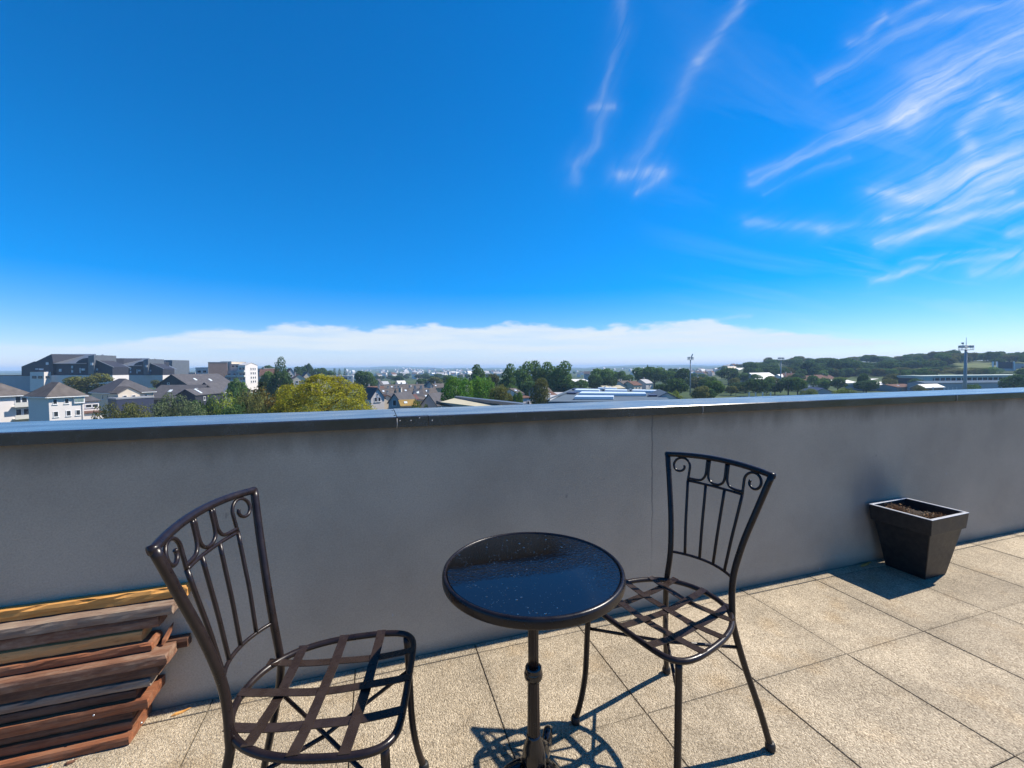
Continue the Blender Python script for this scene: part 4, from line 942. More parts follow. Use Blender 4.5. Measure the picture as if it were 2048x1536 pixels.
    def chim(s, fu, fv, w=0.7, h=1.4):
        mb = MB(); u, v = fu * s.w, fv * s.dep; zb = s.eave; zt = s.ridge + h if s.kind != 'flat' else s.eave + h
        s.bx(mb, u - w / 2, u + w / 2, v - w / 2, v + w / 2, zb, zt); s.bx(mb, u - w / 2 - .06, u + w / 2 + .06, v - w / 2 - .06, v + w / 2 + .06, zt - .15, zt)
        c_ = put(mb, 'chimney', M_CHIM, s.root)
        return c_
def building(name, label, cat, px, Z, group=None):
    q = P(px, 760, Z); return thing(name, label, cat, (q.x, q.y, GZ), 0, group)
def poly(root, name, pts, Z, dep, mat, skew=0.0):
    """an upright polygonal block: outline at distance Z, real depth behind it"""
    A = [P(x, y, Z) for x, y in pts]; back = f_h * dep + r_h * dep * skew
    n = len(A); v = A + [p + back for p in A]
    f = [tuple(range(n - 1, -1, -1)), tuple(range(n, 2 * n))] + [(i, (i + 1) % n, n + (i + 1) % n, n + i) for i in range(n)]
    return put(MB().add(v, f), name, mat, root)
def sheet(root, name, q4, th, mat):
    A = [P(x, y, Z) for x, y, Z in q4]; v = A + [p - Vector((0, 0, th)) for p in A]
    return put(MB().add(v, [(0, 1, 2, 3), (7, 6, 5, 4), (0, 4, 5, 1), (1, 5, 6, 2), (2, 6, 7, 3), (3, 7, 4, 0)]), name, mat, root)

# ---- left: white apartment house with balcony
b = building('apartment_house', 'white three storey house with hipped grey roof and long balcony at the far left', 'house', 70, 90)
v1 = Vol(b, 97, 165, 88, 50, 8.8, 795, 764, 'hip', M_WHITE, M_SLATEW, 0.55)
for u in (0.17, 0.50): v1.win('F', u, 0.95, 0.75, 1.15)
for u in (0.18, 0.54, 0.82): v1.win('F', u, 3.6, 0.8, 1.2)
v1.gutter(); v2 = Vol(b, -75, 59, 93, 50, 11, 796, 757, 'hip', M_WHITE, M_SLATEW, 0.6); v2.gutter(); v2.chim(.5, .6, .9, .9)
bay = MB(); v1.bx(bay, v1.w * .70, v1.w + .10, -0.35, 0.6, v1.eave - 1.55, v1.eave - .12); bo = put(bay, 'glazed_bay', M_FRAME, b)
gb = MB()
for k in range(3): v1.bx(gb, v1.w * (.715 + .093 * k), v1.w * (.795 + .093 * k), -0.40, -0.352, v1.eave - 1.25, v1.eave - .35)
g_ = put(gb, 'pane', M_GLAZ, b); g_.parent = bo
for u in (0.80, 0.90): v2.win('F', u, 1.0, 1.0, 1.7)
for u in (0.80, 0.92): v2.win('F', u, 4.0, 1.0, 1.6)
bal = MB(); v2.bx(bal, v2.w * .70, v2.w + .1, -1.5, -1.38, v2.eave - 2.7, v2.eave - 1.6); v2.bx(bal, v2.w * .70, v2.w + .1, -1.37, -.005, v2.eave - 2.75, v2.eave - 2.55); put(bal, 'balcony', M_BALC, b)
bal = MB(); v2.bx(bal, v2.w * .70, v2.w + .1, -1.5, -1.38, v2.eave - 5.6, v2.eave - 4.6); v2.bx(bal, v2.w * .70, v2.w + .1, -1.37, -.005, v2.eave - 5.65, v2.eave - 5.45); put(bal, 'balcony', M_BALC, b)
# ---- low link house
b = building('low_house', 'low white lean-to house with dark slate roof tucked right of the balcony house', 'house', 180, 103)
v = Vol(b, 163, 196, 103, 46, 9, 804, 788, 'hip', M_WHITE, M_SLATE); v.rows('F', (0.4, 0.75), (1.1,), 1.3, .9)
v = Vol(b, 160, 206, 99, 40, 6, 828, 822, 'hip', M_WHITE, M_BROWNR)
# ---- cream house
b = building('cream_house', 'cream house with hipped slate roof, small front gable and dark blue ground floor', 'house', 240, 120)
v = Vol(b, 224, 306, 118, 44, 14, 787, 757, 'hip', M_CREAM, M_SLATE, 0.5)
v.gutter(); v.rows('F', (0.30, 0.45, 0.58, 0.80), (1.25,), 0.9, 1.3); v.rows('L', (0.2, 0.45), (1.2, 4.2), 0.9, 1.4)
vd = Vol(b, 236, 279, 115.5, 44, 6, 787, 775, 'gy', M_CREAM, M_SLATEW, 0.3); vd.rows('F', (.3, .7), (1.2,), .9, 1.2)
Vol(b, 233, 306, 112, 44, 5.5, 799, 799, 'flat', M_NAVY, M_DFRAME)
# ---- the big dark residence, three stepped blocks
def dark_block(px0, k, y0, Z, label):
    X = lambda x: px0 + (x - 43) * k
    Y = lambda y: y0 + (y - 750) * k
    b = building('slate_residence', label, 'apartment building', X(150), Z, 'stepped dark slate residence blocks')
    D_ = 20
    poly(b, 'slate_wall', [(X(43), Y(752)), (X(43), Y(733)), (X(68), Y(723)), (X(72), Y(723)), (X(103), Y(708)), (X(106), Y(724)), (X(106), Y(752))], Z, D_, M_CLAD)
    poly(b, 'slate_wall', [(X(112), Y(751)), (X(112), Y(727)), (X(150), Y(727)), (X(157), Y(721)), (X(166), Y(717)), (X(176), Y(715.5)), (X(176), Y(751))], Z * 1.005, D_, M_CLAD)
    sheet(b, 'roof', [(X(104), Y(727), Z * 1.0), (X(172), Y(727), Z * 1.0), (X(192), Y(708), Z * 1.09), (X(104), Y(708), Z * 1.09)], .3, M_CLADG)
    poly(b, 'tower', [(X(176.5), Y(749)), (X(176.5), Y(712)), (X(188), Y(710)), (X(188), Y(749))], Z * 0.993, 12, M_CLADG)
    poly(b, 'slate_wall', [(X(189), Y(751)), (X(189), Y(719)), (X(225), Y(734)), (X(225), Y(751))], Z, 9, M_CLAD)
    sheet(b, 'roof', [(X(188.5), Y(718), Z * .998), (X(226), Y(734), Z * .998), (X(261), Y(735), Z * 1.1), (X(205), Y(708.5), Z * 1.1)], .3, M_CLADG)
    poly(b, 'white_base', [(X(89), Y(782)), (X(89), Y(750.5)), (X(225), Y(750.5)), (X(225), Y(782))], Z * .999, 9.2, M_WHITE)
    poly(b, 'porch', [(X(60), Y(782)), (X(60), Y(744)), (X(88), Y(744)), (X(88), Y(782))], Z * .985, 10, M_WHITE)
    for (x, y, w, h) in ((94, 727, 5, 5), (120, 740.5, 4.5, 5.5), (144, 734, 2.5, 5), (144, 742.5, 2.5, 5), (166, 739, 6, 4), (160, 741, 1.6, 10), (183, 728, 4.5, 5), (73, 738, 5, 2.5), (82, 738.5, 8, 3), (94, 744, 4, 3), (193, 739, 4, 4)):
        poly(b, 'window', [(X(x - w / 2), Y(y + h / 2)), (X(x - w / 2), Y(y - h / 2)), (X(x + w / 2), Y(y - h / 2)), (X(x + w / 2), Y(y + h / 2))], Z * (0.991 if x == 183 else 0.9985), .3, M_LAMP)
    for x in (68, 80, 95): poly(b, 'window', [(X(x - 4), Y(757)), (X(x - 4), Y(752)), (X(x + 4), Y(752)), (X(x + 4), Y(757))], Z * .984, .3, M_PANE)
    A = P(X(225), Y(742), Z)
    return b
dark_block(43, 1.0, 750, 215, 'large dark slate residence with sawtooth roofs above white base, leftmost and biggest block')
dark_block(180, .80, 750, 262, 'dark slate residence with lit white end wall, middle block behind the cream house')
b = building('slate_residence', 'small grey slate residence block standing furthest right and behind the others', 'apartment building', 335, 300, 'stepped dark slate residence blocks')
poly(b, 'slate_wall', [(308, 752), (308, 727), (325, 720.5), (344, 720), (345, 752)], 300, 16, M_CLADG); sheet(b, 'roof', [(304, 727, 298), (330, 733, 298), (346, 720, 318), (322, 720, 318)], .3, M_CLADG)
poly(b, 'window', [(326, 726), (326, 723), (331, 723), (331, 726)], 299.5, .3, M_LAMP)
b = building('long_low_block', 'long low pale grey block running left of the dark slate residence', 'building', 20, 225)
Vol(b, -60, 62, 222, -17.6, 10, 752, 752, 'flat', M_GREYW, M_SLATE)
# ---- slate roofed houses
b = building('slate_house', 'dark slate gabled house with lit roof slope left of the brown apartment block', 'house', 345, 165)
v = Vol(b, 312, 378, 165, -24, 22, 772, 750, 'gy', M_CLAD, M_SLATE, .4); v.win('F', .38, -1.0, .9, .7); v.win('F', .85, .2, .6, .5); v.rooflight(.3, .5); v.rooflight(.6, .4)
b = building('slate_house', 'long slate roofed house running behind the grey green trees', 'house', 330, 140)
v = Vol(b, 292, 384, 138, -12, 15, 797, 771, 'gx', M_CLAD, M_SLATE, .4); v.rows('F', (.3, .55, .8), (1.6,), 1.2, 1.2); v.gutter(M_DFRAME); v.rooflight(.35, .5); v.rooflight(.8, .35); v.rooflight(.88, .6)
b = building('slate_house', 'small gabled slate house with white right hand wall among the trees', 'house', 372, 128)
v = Vol(b, 353, 389, 128, -14, 14, 791, 780, 'gy', M_CLAD, M_SLATE, .3); v.win('R', .3, 1.2, .9, 1.2); v.rooflight(.25, .5, .8, 2.0)
v = Vol(b, 389, 400, 131, 40, 8, 789, 784, 'gx', M_WHITE, M_SLATE, .2); v.win('F', .5, 1.4, .8, 1.4)
b = building('slate_house', 'slate house with dark triangular gable and long white wing to the right', 'house', 425, 150)
v = Vol(b, 391, 429, 150, -22, 17, 784, 766, 'gy', M_CLAD, M_SLATE, .35)
v = Vol(b, 429, 462, 152, -10, 14, 785, 769, 'gx', M_CLAD, M_CLADG, .3)
v = Vol(b, 398, 478, 143, 8, 8, 789, 789, 'flat', M_WHITE, M_METALW); v.rows('F', (.55, .62, .69, .9), (1.0,), .8, 1.1)
# ---- brown apartment block
b = building('apartment_block', 'tall apartment block with blind brown brick front and white balconied wing', 'apartment building', 450, 265)
v = Vol(b, 416, 455, 262, 14, 4, 725, 725, 'flat', M_BRICK, M_GREYW)
v = Vol(b, 441.5, 464, 274, -17.6, 15, 724, 724, 'flat', M_CREAM, M_GREYW)
v = Vol(b, 453.5, 476, 268, -17.6, 14, 742, 742, 'flat', M_GREYW, M_GREYW); v.rows('F', (.25, .7), (2.2, 5.2, 8.0), 1.8, 1.6, frame=M_FRAME)
for dz in (3.6, 6.6, 9.4):
    mb = MB(); v.bx(mb, -.2, v.w, -1.3, -.01, v.eave - dz - .15, v.eave - dz + .1); v.bx(mb, -.2, v.w, -1.32, -1.2, v.eave - dz + .1, v.eave - dz + 1.0); put(mb, 'balcony', M_BALC, b)
v = Vol(b, 476, 491, 266, -17.6, 13, 731, 726, 'gx', M_WHITE, M_GREYW, .2); v.rows('F', (.35, .75), (2.0, 5.6, 8.4), 2.0, 1.7); v.rows('R', (.45, .62, .78), (2.2, 5.0, 7.8, 10.4), 1.2, 1.5)
for dz in (4.0, 7.0): mb = MB(); v.bx(mb, -.2, v.w, -1.2, -.01, v.eave - dz - .15, v.eave - dz + .9); put(mb, 'balcony', M_BALC, b)
mb = MB(); pz = Vol(b, 458, 486, 272, -17.6, 10, 729, 729, 'flat', M_GREYW, M_GREYW); pz.rows('F', (.3, .6, .85), (1.2,), 2.0, 1.4)
b = building('apartment_block', 'white flat roofed apartment block standing left of the brown brick front', 'apartment building', 395, 290)
v = Vol(b, 391, 417, 285, -17.6, 16, 736, 736, 'flat', M_WHITE, M_GREYW); v.rows('F', (.28, .72), (2.4, 5.2, 8, 10.8), 2.4, 1.7)
v = Vol(b, 377, 391, 290, -17.6, 12, 746, 746, 'flat', M_WHITE, M_GREYW)
b = building('apartment_block', 'pale low apartment building peeping out left of the poplar', 'apartment building', 518, 330)
v = Vol(b, 503, 530, 330, -17.6, 14, 738, 738, 'flat', M_GREYW, M_GREYW); v.rows('F', (.3, .6), (2, 5), 2, 1.6)

# ---- generic houses: (pxl, pxr, Z, rot, depth, y_eave, y_ridge, kind, wall, roof, windows, chimney, label)
def small(name, cat, rows_):
    for (pxl, pxr, Z, rot, dep, ye, yr, kind, wl, rf, wins, ch, label) in rows_:
        b = building(name, label, cat, (pxl + pxr) / 2, Z)
        v = Vol(b, pxl, pxr, Z, rot, dep, ye, yr, kind, wl, rf, .3)
        for w in wins: v.win(*w)
        for c_ in ch: v.chim(*c_)
        if kind == 'gx' and Z < 240 and name == 'town_house': v.gutter(M_DFRAME); v.rooflight(.35, .45, .8, 1.0)
FW = lambda *us: [('F', u, 1.5, 1.1, 1.4) for u in us]
small('hill_house', 'house', [
    (519, 556, 300, 5, 9, 752, 738, 'gx', M_WHITE, M_BROWNR, FW(.2, .5, .8), [(.2, .5)], 'brown roofed house just left of the dark poplar'),
    (573, 592, 285, 20, 10, 750, 737, 'gy', M_GREYW, M_BROWNR, [('F', .5, .6, 1.6, 1.6)], [], 'dark gabled house right beside the poplar with grey front'),
    (584, 612, 235, 14, 12, 759, 749, 'gy', M_CREAM, M_BROWNR, FW(.35, .7), [(.3, .4)], 'cream gabled house behind the left shoulder of the golden tree'),
    (606, 626, 262, 18, 10, 755, 744, 'gy', M_CREAM, M_SLATEW, FW(.5), [], 'narrow cream gabled house with steep dark roof above the golden tree'),
    (636, 652, 255, 18, 10, 755, 746, 'gy', M_CREAM, M_SLATEW, FW(.5), [], 'small cream gable peeping over the top of the golden tree'),
    (652, 694, 300, 2, 12, 753, 753, 'flat', M_WHITE, M_GREYW, [('F', .06 + .11 * k, 1.6, 2.2, 1.6) for k in range(9)], [], 'long white flat roofed school building under the three cypresses'),
    (694, 706, 296, 2, 10, 752, 752, 'flat', M_WHITE, M_METALW, FW(.5), [], 'short white flat roofed annex at the end of the long school'),
    (712, 731, 250, 15, 9, 768, 768, 'flat', M_WHITE, M_GREYW, [('F', .2, 1.5, 1, 3), ('F', .5, 1.5, 1, 3), ('F', .8, 1.5, 1, 3)], [], 'white pillared building below the round dark tree'),
])
small('town_house', 'house', [
    (742, 768, 118, 24, 12, 797, 777, 'gy', M_WHITE, M_SLATE, [('F', .35, .4, .8, 1.3), ('F', .62, .4, .8, 1.3), ('F', .5, -1.0, .6, .8)], [], 'white gabled town house with half timbered front next to the golden tree'),
    (765, 783, 128, 20, 10, 797, 791, 'gy', M_CREAM, M_BROWNR, [], [], 'small beige gabled house behind the white gabled one'),
    (777, 801, 112, -30, 9, 805, 788, 'gy', M_GREYW, M_SLATE, [('F', .5, .1, 1.1, 1.6)], [(.2, .6)], 'slate grey gabled house with one tall dark window above the coping'),
    (800, 836, 128, 8, 9, 801, 790, 'gx', M_BEIGE, M_MAROON, FW(.3, .7), [(.97, .5)], 'low house with maroon tile roof in the town centre'),
    (803, 832, 108, 6, 7, 813, 801, 'gx', M_BEIGE, M_OCHRE, [], [], 'outbuilding with ochre lichen covered roof above the coping joint'),
    (842, 873, 116, -34, 11, 810, 789, 'gy', M_GREYW, M_SLATE, [], [], 'grey gable with sharply pitched dark roof near the bright green trees'),
    (838, 886, 138, 6, 9, 800, 787, 'gx', M_BEIGE, M_SLATEW, FW(.2, .5, .8), [(.02, .5), (.5, .5)], 'grey slate roofed terrace behind the sharp grey gable'),
    (832, 846, 140, 4, 7, 793, 779, 'gx', M_WHITE, M_SLATE, FW(.5), [(.1, .5), (.95, .5)], 'narrow town house with paired chimneys in the terrace centre'),
    (846, 875, 165, 10, 8, 789, 777, 'gx', M_WHITE, M_SLATEW, FW(.25, .75), [(.05, .5), (.75, .5)], 'white walled terrace house with grey roof left of the bright green tree'),
    (795, 845, 170, 6, 8, 787, 777, 'gx', M_BEIGE, M_SLATEW, FW(.15, .4, .65, .9), [(.1, .5), (.55, .5)], 'long grey roofed terrace in the middle of the town'),
    (752, 798, 175, 10, 8, 789, 778, 'gx', M_BEIGE, M_SLATEW, FW(.15, .4, .65, .9), [(.2, .5), (.6, .5), (.92, .5)], 'long grey roofed terrace right of the golden tree, middle row'),
    (770, 790, 160, 12, 8, 797, 788, 'gx', M_WHITE, M_SLATE, FW(.3, .7), [(.5, .5)], 'white house with small slate roof between two terraces'),
    (740, 770, 215, 16, 9, 781, 773, 'gx', M_BEIGE, M_BROWNR, FW(.3, .7), [(.1, .5), (.8, .5)], 'brownish terrace under the round dark tree, upper row'),
    (770, 812, 225, 8, 9, 779, 770, 'gx', M_BEIGE, M_SLATEW, FW(.2, .5, .8), [(.3, .5), (.85, .5)], 'far grey terrace with two chimneys in the upper row, left part'),
    (808, 850, 230, 8, 9, 777, 769, 'gx', M_BEIGE, M_SLATEW, FW(.2, .5, .8), [(.2, .5), (.7, .5)], 'far grey terrace with two chimneys in the upper row, right part'),
    (852, 866, 205, 0, 8, 772, 764, 'gy', M_GREYW, M_SLATE, FW(.5), [], 'dark grey gable rising from the upper terrace row'),
    (864, 892, 220, 10, 9, 776, 768, 'gx', M_BEIGE, M_SLATEW, FW(.3, .7), [(.4, .5)], 'upper terrace end house next to the bright green tree'),
    (747, 762, 260, -10, 8, 770, 759, 'gy', M_GREYW, M_SLATE, FW(.5), [], 'pointed slate gable standing right of the round dark tree'),
    (762, 778, 280, 15, 8, 769, 763, 'gx', M_WHITE, M_GREYW, FW(.5), [], 'bright white house right of the pointed slate gable'),
    (797, 812, 285, 12, 8, 768, 762, 'gx', M_WHITE, M_METALW, FW(.5), [], 'bright white roofed house on the slope above the terraces'),
    (1036, 1046, 120, 18, 8, 788, 778, 'gx', M_WHITE, M_SLATEW, FW(.5), [], 'white gabled house half hidden right of the bright green trees'),
    (1046, 1066, 118, 22, 8, 797, 790, 'hip', M_WHITE, M_BROWNR, FW(.5), [(.4, .5)], 'low house with pinkish roof left of the small olive tree'),
    (1093, 1104, 150, 24, 9, 785, 767, 'gx', M_GREYW, M_SLATEW, [('F', .5, 1.5, 1, 1.2)], [], 'steep grey roofed house beside the small olive tree'),
    (1098, 1116, 140, 15, 7, 793, 785, 'gx', M_WHITE, M_BROWNR, FW(.5), [], 'low brown roofed house left of the long skylit hall'),
    (1233, 1250, 270, 20, 9, 769, 760, 'gx', M_WHITE, M_SLATEW, FW(.3, .7), [(.5, .5)], 'white house with dormered grey roof behind the skylit hall, left one'),
    (1250, 1268, 262, 20, 9, 771, 762, 'gx', M_WHITE, M_SLATEW, FW(.3, .7), [(.2, .5)], 'white house with brown grey roof behind the skylit hall, second from left'),
    (1268, 1284, 258, 20, 9, 771, 763, 'gx', M_CREAM, M_BROWNR, FW(.3, .7), [(.3, .5)], 'cream house with brown roof behind the skylit hall, third from left'),
    (1292, 1306, 280, 20, 9, 767, 759, 'gx', M_WHITE, M_GREYW, FW(.5), [(.5, .5)], 'bright white house with tall gable behind the skylit hall, rightmost'),
    (1212, 1250, 215, 6, 9, 778, 772, 'gx', M_BEIGE, M_STRAWR, FW(.2, .5, .8), [], 'long sand coloured shed directly behind the skylit hall'),
    (1168, 1180, 420, -30, 12, 748, 743, 'gx', M_GREYW, M_SLATE, FW(.5), [], 'dark boxy building standing left of the far tree group'),
    (1128, 1178, 330, 10, 14, 764, 759, 'gx', M_GREYW, M_METALW, [], [], 'pale roofed shed seen between two dark trees'),
    (1455, 1483, 620, 25, 16, 744, 733, 'gx', M_WHITE, M_CREAM, [], [], 'tall pinkish white house high on the slope'),
    (1483, 1520, 560, 12, 16, 743, 736, 'gx', M_WHITE, M_METALW, FW(.2, .5, .8), [], 'long white building below the wooded ridge'),
    (1516, 1556, 330, 14, 14, 757, 746, 'gx', M_WHITE, M_METALW, FW(.2, .4, .6, .8), [], 'white industrial building with ribbed roof, upper one'),
    (1527, 1560, 300, 14, 12, 766, 757, 'gx', M_WHITE, M_METALW, [('F', .1 + .13 * k, 1.2, 1.6, 1.6) for k in range(7)], [], 'white building with curved glazed front below the ribbed roof'),
    (1567, 1581, 330, 20, 9, 757, 749, 'gx', M_WHITE, M_METALW, FW(.5), [(.5, .5)], 'small white house just right of the middle floodlight mast'),
    (1580, 1598, 330, 14, 9, 755, 747, 'gy', M_BEIGE, M_BROWNR, FW(.3, .7), [(.2, .5), (.8, .5)], 'tall pinkish gabled house right of the middle floodlight mast'),
    (1598, 1642, 330, 6, 10, 761, 752, 'gx', M_BEIGE, M_BROWNR, FW(.15, .4, .65, .9), [(.3, .5)], 'red brown terrace to the right of the tall pinkish house'),
    (1640, 1672, 340, 6, 10, 759, 750, 'gx', M_BEIGE, M_BROWNR, FW(.3, .7), [(.6, .5)], 'second red brown terrace further right below the ridge'),
    (1603, 1660, 270, 2, 14, 775, 769, 'gx', M_GREYW, M_ZINC, [], [], 'long pale blue shed in front of the red brown terraces'),
    (1628, 1668, 205, -28, 14, 785, 777, 'gy', M_GREYW, M_NAVY, [], [], 'low pavilion with dark blue hipped roof just above the coping'),
    (1683, 1718, 300, 4, 18, 767, 760, 'gx', M_WHITE, M_METALW, [], [], 'long white roofed shed left of the two dark trees'),
    (1752, 1790, 320, 4, 18, 764, 758, 'gx', M_GREYW, M_METALW, [], [], 'white roofed shed between the dark trees and the stand, rear one'),
    (1752, 1794, 240, 4, 16, 773, 765, 'gx', M_GREYW, M_METALW, FW(.6, .8), [], 'large white roofed shed between the dark trees and the stand, front one'),
    (1794, 1834, 232, 2, 12, 775, 769, 'gx', M_GREYW, M_BROWNR, FW(.2, .5, .8), [], 'purple brown roofed hall right of the white shed'),
    (1850, 1890, 205, 2, 6, 776, 769, 'gx', M_BRICK, M_METALW, [], [], 'open shelter with thin white roof left of the tall mast'),
    (1740, 1762, 420, 10, 14, 757, 752, 'gx', M_GREYW, M_GREYW, FW(.5), [], 'pale grey house in the trees below the ridge'),
    (1790, 1812, 330, 14, 10, 760, 756, 'gx', M_WHITE, M_METALW, FW(.5), [(.1, .5)], 'small white house with thin white chimney near the stand'),
])
# ---- near warehouse roof behind the coping
b = building('warehouse', 'low warehouse with straw coloured roof and raised grey parapet just beyond the coping', 'warehouse', 950, 62)
sheet(b, 'roof', [(880, 804, 72), (1000, 818, 56), (1060, 818, 62), (908, 796.5, 80)], .25, M_STRAWR)
sheet(b, 'roof_edge', [(909, 793, 80.6), (1046, 808, 60), (1052, 806, 62), (913, 791.5, 82.5)], .45, M_CLADG)
sheet(b, 'roof', [(872, 806, 92), (905, 812, 66), (880, 804, 72), (872, 801, 96)], .25, M_SLATE)
poly(b, 'wall', [(884, 880), (884, 806), (908, 798), (1058, 816), (1058, 880)], 83, 3, M_GREYW)
# ---- skylit hall
b = building('sports_hall', 'wide blue grey hall with rows of pale rooflights across its low roof', 'hall', 1230, 120)
def H(x, y, Z): return (x, y, Z)
poly(b, 'wall', [(1100, 850), (1100, 806.5), (1336, 806.5), (1336, 850)], 108, 50, M_GREYW)
sheet(b, 'roof', [(1096, 803, 104), (1345, 803, 104), (1312, 780, 168), (1150, 776, 168)], .3, M_ZINC)
sheet(b, 'roof_edge', [(1095, 797.5, 103), (1130, 786, 130), (1152, 775.5, 168), (1142, 778, 168)], .3, M_ZINC)
def on_roof(u, v, lift):
    a = P(1096, 803, 104); bb_ = P(1345, 803, 104); c = P(1312, 780, 168); d = P(1150, 776, 168)
    return a * (1 - u) * (1 - v) + bb_ * u * (1 - v) + c * u * v + d * (1 - u) * v + Vector((0, 0, lift))
def strip(name, u0, u1, v0, v1, mat, lift=.25, th=.2):
    A = [on_roof(u0, v0, lift), on_roof(u1, v0, lift), on_roof(u1, v1, lift), on_roof(u0, v1, lift)]; v = A + [p - Vector((0, 0, th)) for p in A]
    put(MB().add(v, [(0, 1, 2, 3), (7, 6, 5, 4), (0, 4, 5, 1), (1, 5, 6, 2), (2, 6, 7, 3), (3, 7, 4, 0)]), name, mat, b)
for v0, v1, u0, u1 in ((.10, .19, .19, .52), (.34, .48, .18, .82), (.60, .72, .08, .34), (.62, .74, .40, .64), (.64, .76, .70, .98), (.84, .92, .30, .52)):
    strip('rooflight', u0, u1, v0, v1, M_SKYL, .75, .7)
for u, v in ((.37, .66), (.67, .68), (.36, .90)): strip('roof_vent', u, u + .02, v, v + .12, M_CLADG, .9, .8)
for u0, u1, v in ((.04, .13, .42), (.02, .12, .74), (.84, .92, .30)): strip('roof_hatch', u0, u1, v, v + .1, M_NAVY, .5, .4)
v = Vol(b, 1308, 1360, 122, -30, 18, 799, 786, 'gy', M_WHITE, M_ZINC, .5)
# ---- stand and long hall at the right
b = building('grandstand', 'long low grandstand with pale green roof fascia and dark open front', 'grandstand', 1930, 250)
v = Vol(b, 1846, 2075, 250, -10, 14, 757, 757, 'flat', M_CLAD, M_GREYW)
mb = MB(); v.bx(mb, -.6, v.w + .6, -2.2, 14.5, v.eave + .4, v.eave + 1.6); put(mb, 'fascia', plain('pale_green_fascia', (0.30, 0.37, 0.33), .7, .08, .3), b)
for k in range(22): mb = MB(); u = v.w * (k + .5) / 22; v.bx(mb, u - .16, u + .16, -2.0, -1.7, v.eave - 3.6, v.eave + .39); put(mb, 'post', M_FRAME, b)
mb = MB(); v.bx(mb, -.4, v.w + .4, -2.4, -.02, v.eave - 4.3, v.eave - 3.61); put(mb, 'ledge', M_GREYW, b)
mb = MB(); v.bx(mb, -2.5, 3.5, -2.6, 2, v.eave - 6, v.eave + 1.2); put(mb, 'end_wall', plain('pale_green_wall', (0.33, 0.40, 0.36), .8, .1, .3), b)
b = building('long_canopy', 'long pale blue canopy roof running below the grandstand behind the tall mast', 'canopy', 1930, 225)
v = Vol(b, 1850, 2030, 222, -12, 9, 767, 762, 'gx', M_GREYW, M_ZINC, .4)
b = building('scoreboard', 'big dark scoreboard with pale frame posts on the slope at the right', 'scoreboard', 2010, 330)
poly(b, 'board', [(1996, 737), (1996, 724), (2028, 724), (2028, 737)], 330, 1.5, M_CLAD)
for x in (1987, 1995, 2029): poly(b, 'post', [(x - 1, 740), (x - 1, 723), (x + 1, 723), (x + 1, 740)], 329, .8, M_FRAME)
poly(b, 'base', [(1984, 742), (1984, 737.5), (2032, 737.5), (2032, 742)], 329.5, 2.5, M_GREYW)
b = building('ridge_building', 'pale blue grey building partly behind trees at the far right edge of the slope', 'building', 2045, 360)
v = Vol(b, 2030, 2080, 360, -12, 10, 728, 728, 'flat', M_GREYW, M_GREYW); v.rows('F', (.3, .7), (3,), 3, 2)
b = building('ridge_building', 'small pinkish building on the ridge crest right of the tall mast', 'building', 2030, 520)
v = Vol(b, 2022, 2036, 520, 0, 8, 717, 713, 'gx', M_BEIGE, M_BROWNR)

# ------------------------------------------------------------------ floodlight masts
def mast(label, px, ytop, Z, ybase, big):
    top = P(px, ytop, Z); g0 = ground_z(top.x, top.y)
    t = thing('floodlight_mast', label, 'light mast', (top.x, top.y, g0), -YAW, 'stadium floodlight masts')
    h = top.z - g0; s_ = Z / FPX
    MB().tube([(0, 0, 0), (0, 0, h * .5), (0, 0, h)], [s_ * 3.1 if big else s_ * 1.3, s_ * 2.7 if big else s_ * 1.15, s_ * 2.0 if big else s_ * .95], 14).obj('pole', M_MAST, t, True)
    w = s_ * (12.5 if big else 5.6); hh = s_ * (8 if big else 5)
    fr = MB()
    for zz in (h - hh * .1, h + hh * .5, h + hh * .95):
        n = 14; pts = [(w * math.cos(2 * math.pi * k / n), w * .7 * math.sin(2 * math.pi * k / n), zz) for k in range(n)]
        fr.tube(pts, s_ * .45, 6, closed=True)
    for k in range(8):
        a = 2 * math.pi * k / 8; fr.tube([(w * math.cos(a), w * .7 * math.sin(a), h - hh * .1), (w * math.cos(a), w * .7 * math.sin(a), h + hh)], s_ * .35, 5)
    for k in range(4):
        a = math.pi * k / 4; fr.tube([(-w * math.cos(a), -w * .7 * math.sin(a), h - hh * .1), (w * math.cos(a), w * .7 * math.sin(a), h - hh * .1)], s_ * .5, 5)
    fr.obj('platform', M_MAST, t)
    for k in range(6 if big else 4):
        a = 2 * math.pi * (k + .5) / (6 if big else 4); c, d = w * .82 * math.cos(a), w * .6 * math.sin(a); z_ = h + hh * (.72 if big else .55); e = s_ * (1.6 if big else 1.3)
        MB().box(c - e, c + e, d - e * .6, d + e * .6, z_ - e * .8, z_ + e * .8).obj('floodlight', M_LAMP, t)
    if big:
        MB().tube([(0, 0, h), (0, 0, h + s_ * 24)], [s_ * .6, s_ * .25], 6).obj('antenna', M_MAST, t)
        MB().tube([(-w * .5, 0, h), (-w * .5, 0, h + hh * 1.5)], s_ * .5, 6).box(-w * .5 - s_ * 2.4, -w * .5 + s_ * .8, -s_, s_, h + hh * 1.35, h + hh * 1.75).obj('camera_arm', M_DFRAME, t)
    return t
mast('tall thick floodlight mast with round railed platform and antenna, at the right', 1932, 699, 143, 827, True)
m2 = mast('slim floodlight mast with small round head and a slanting spike, left of the three', 1381, 719, 215, 800, False)
s_ = 215 / FPX; hm = P(1381, 719, 215).z - GZ
MB().tube([(s_ * 1, 0, hm + s_ * 4), (s_ * 4.5, 0, hm + s_ * 11)], s_ * 1.0, 6).obj('spike', M_MAST, m2)
mast('slim floodlight mast with a boxy lamp head, in the middle before the white building', 1562, 720, 230, 797, False)
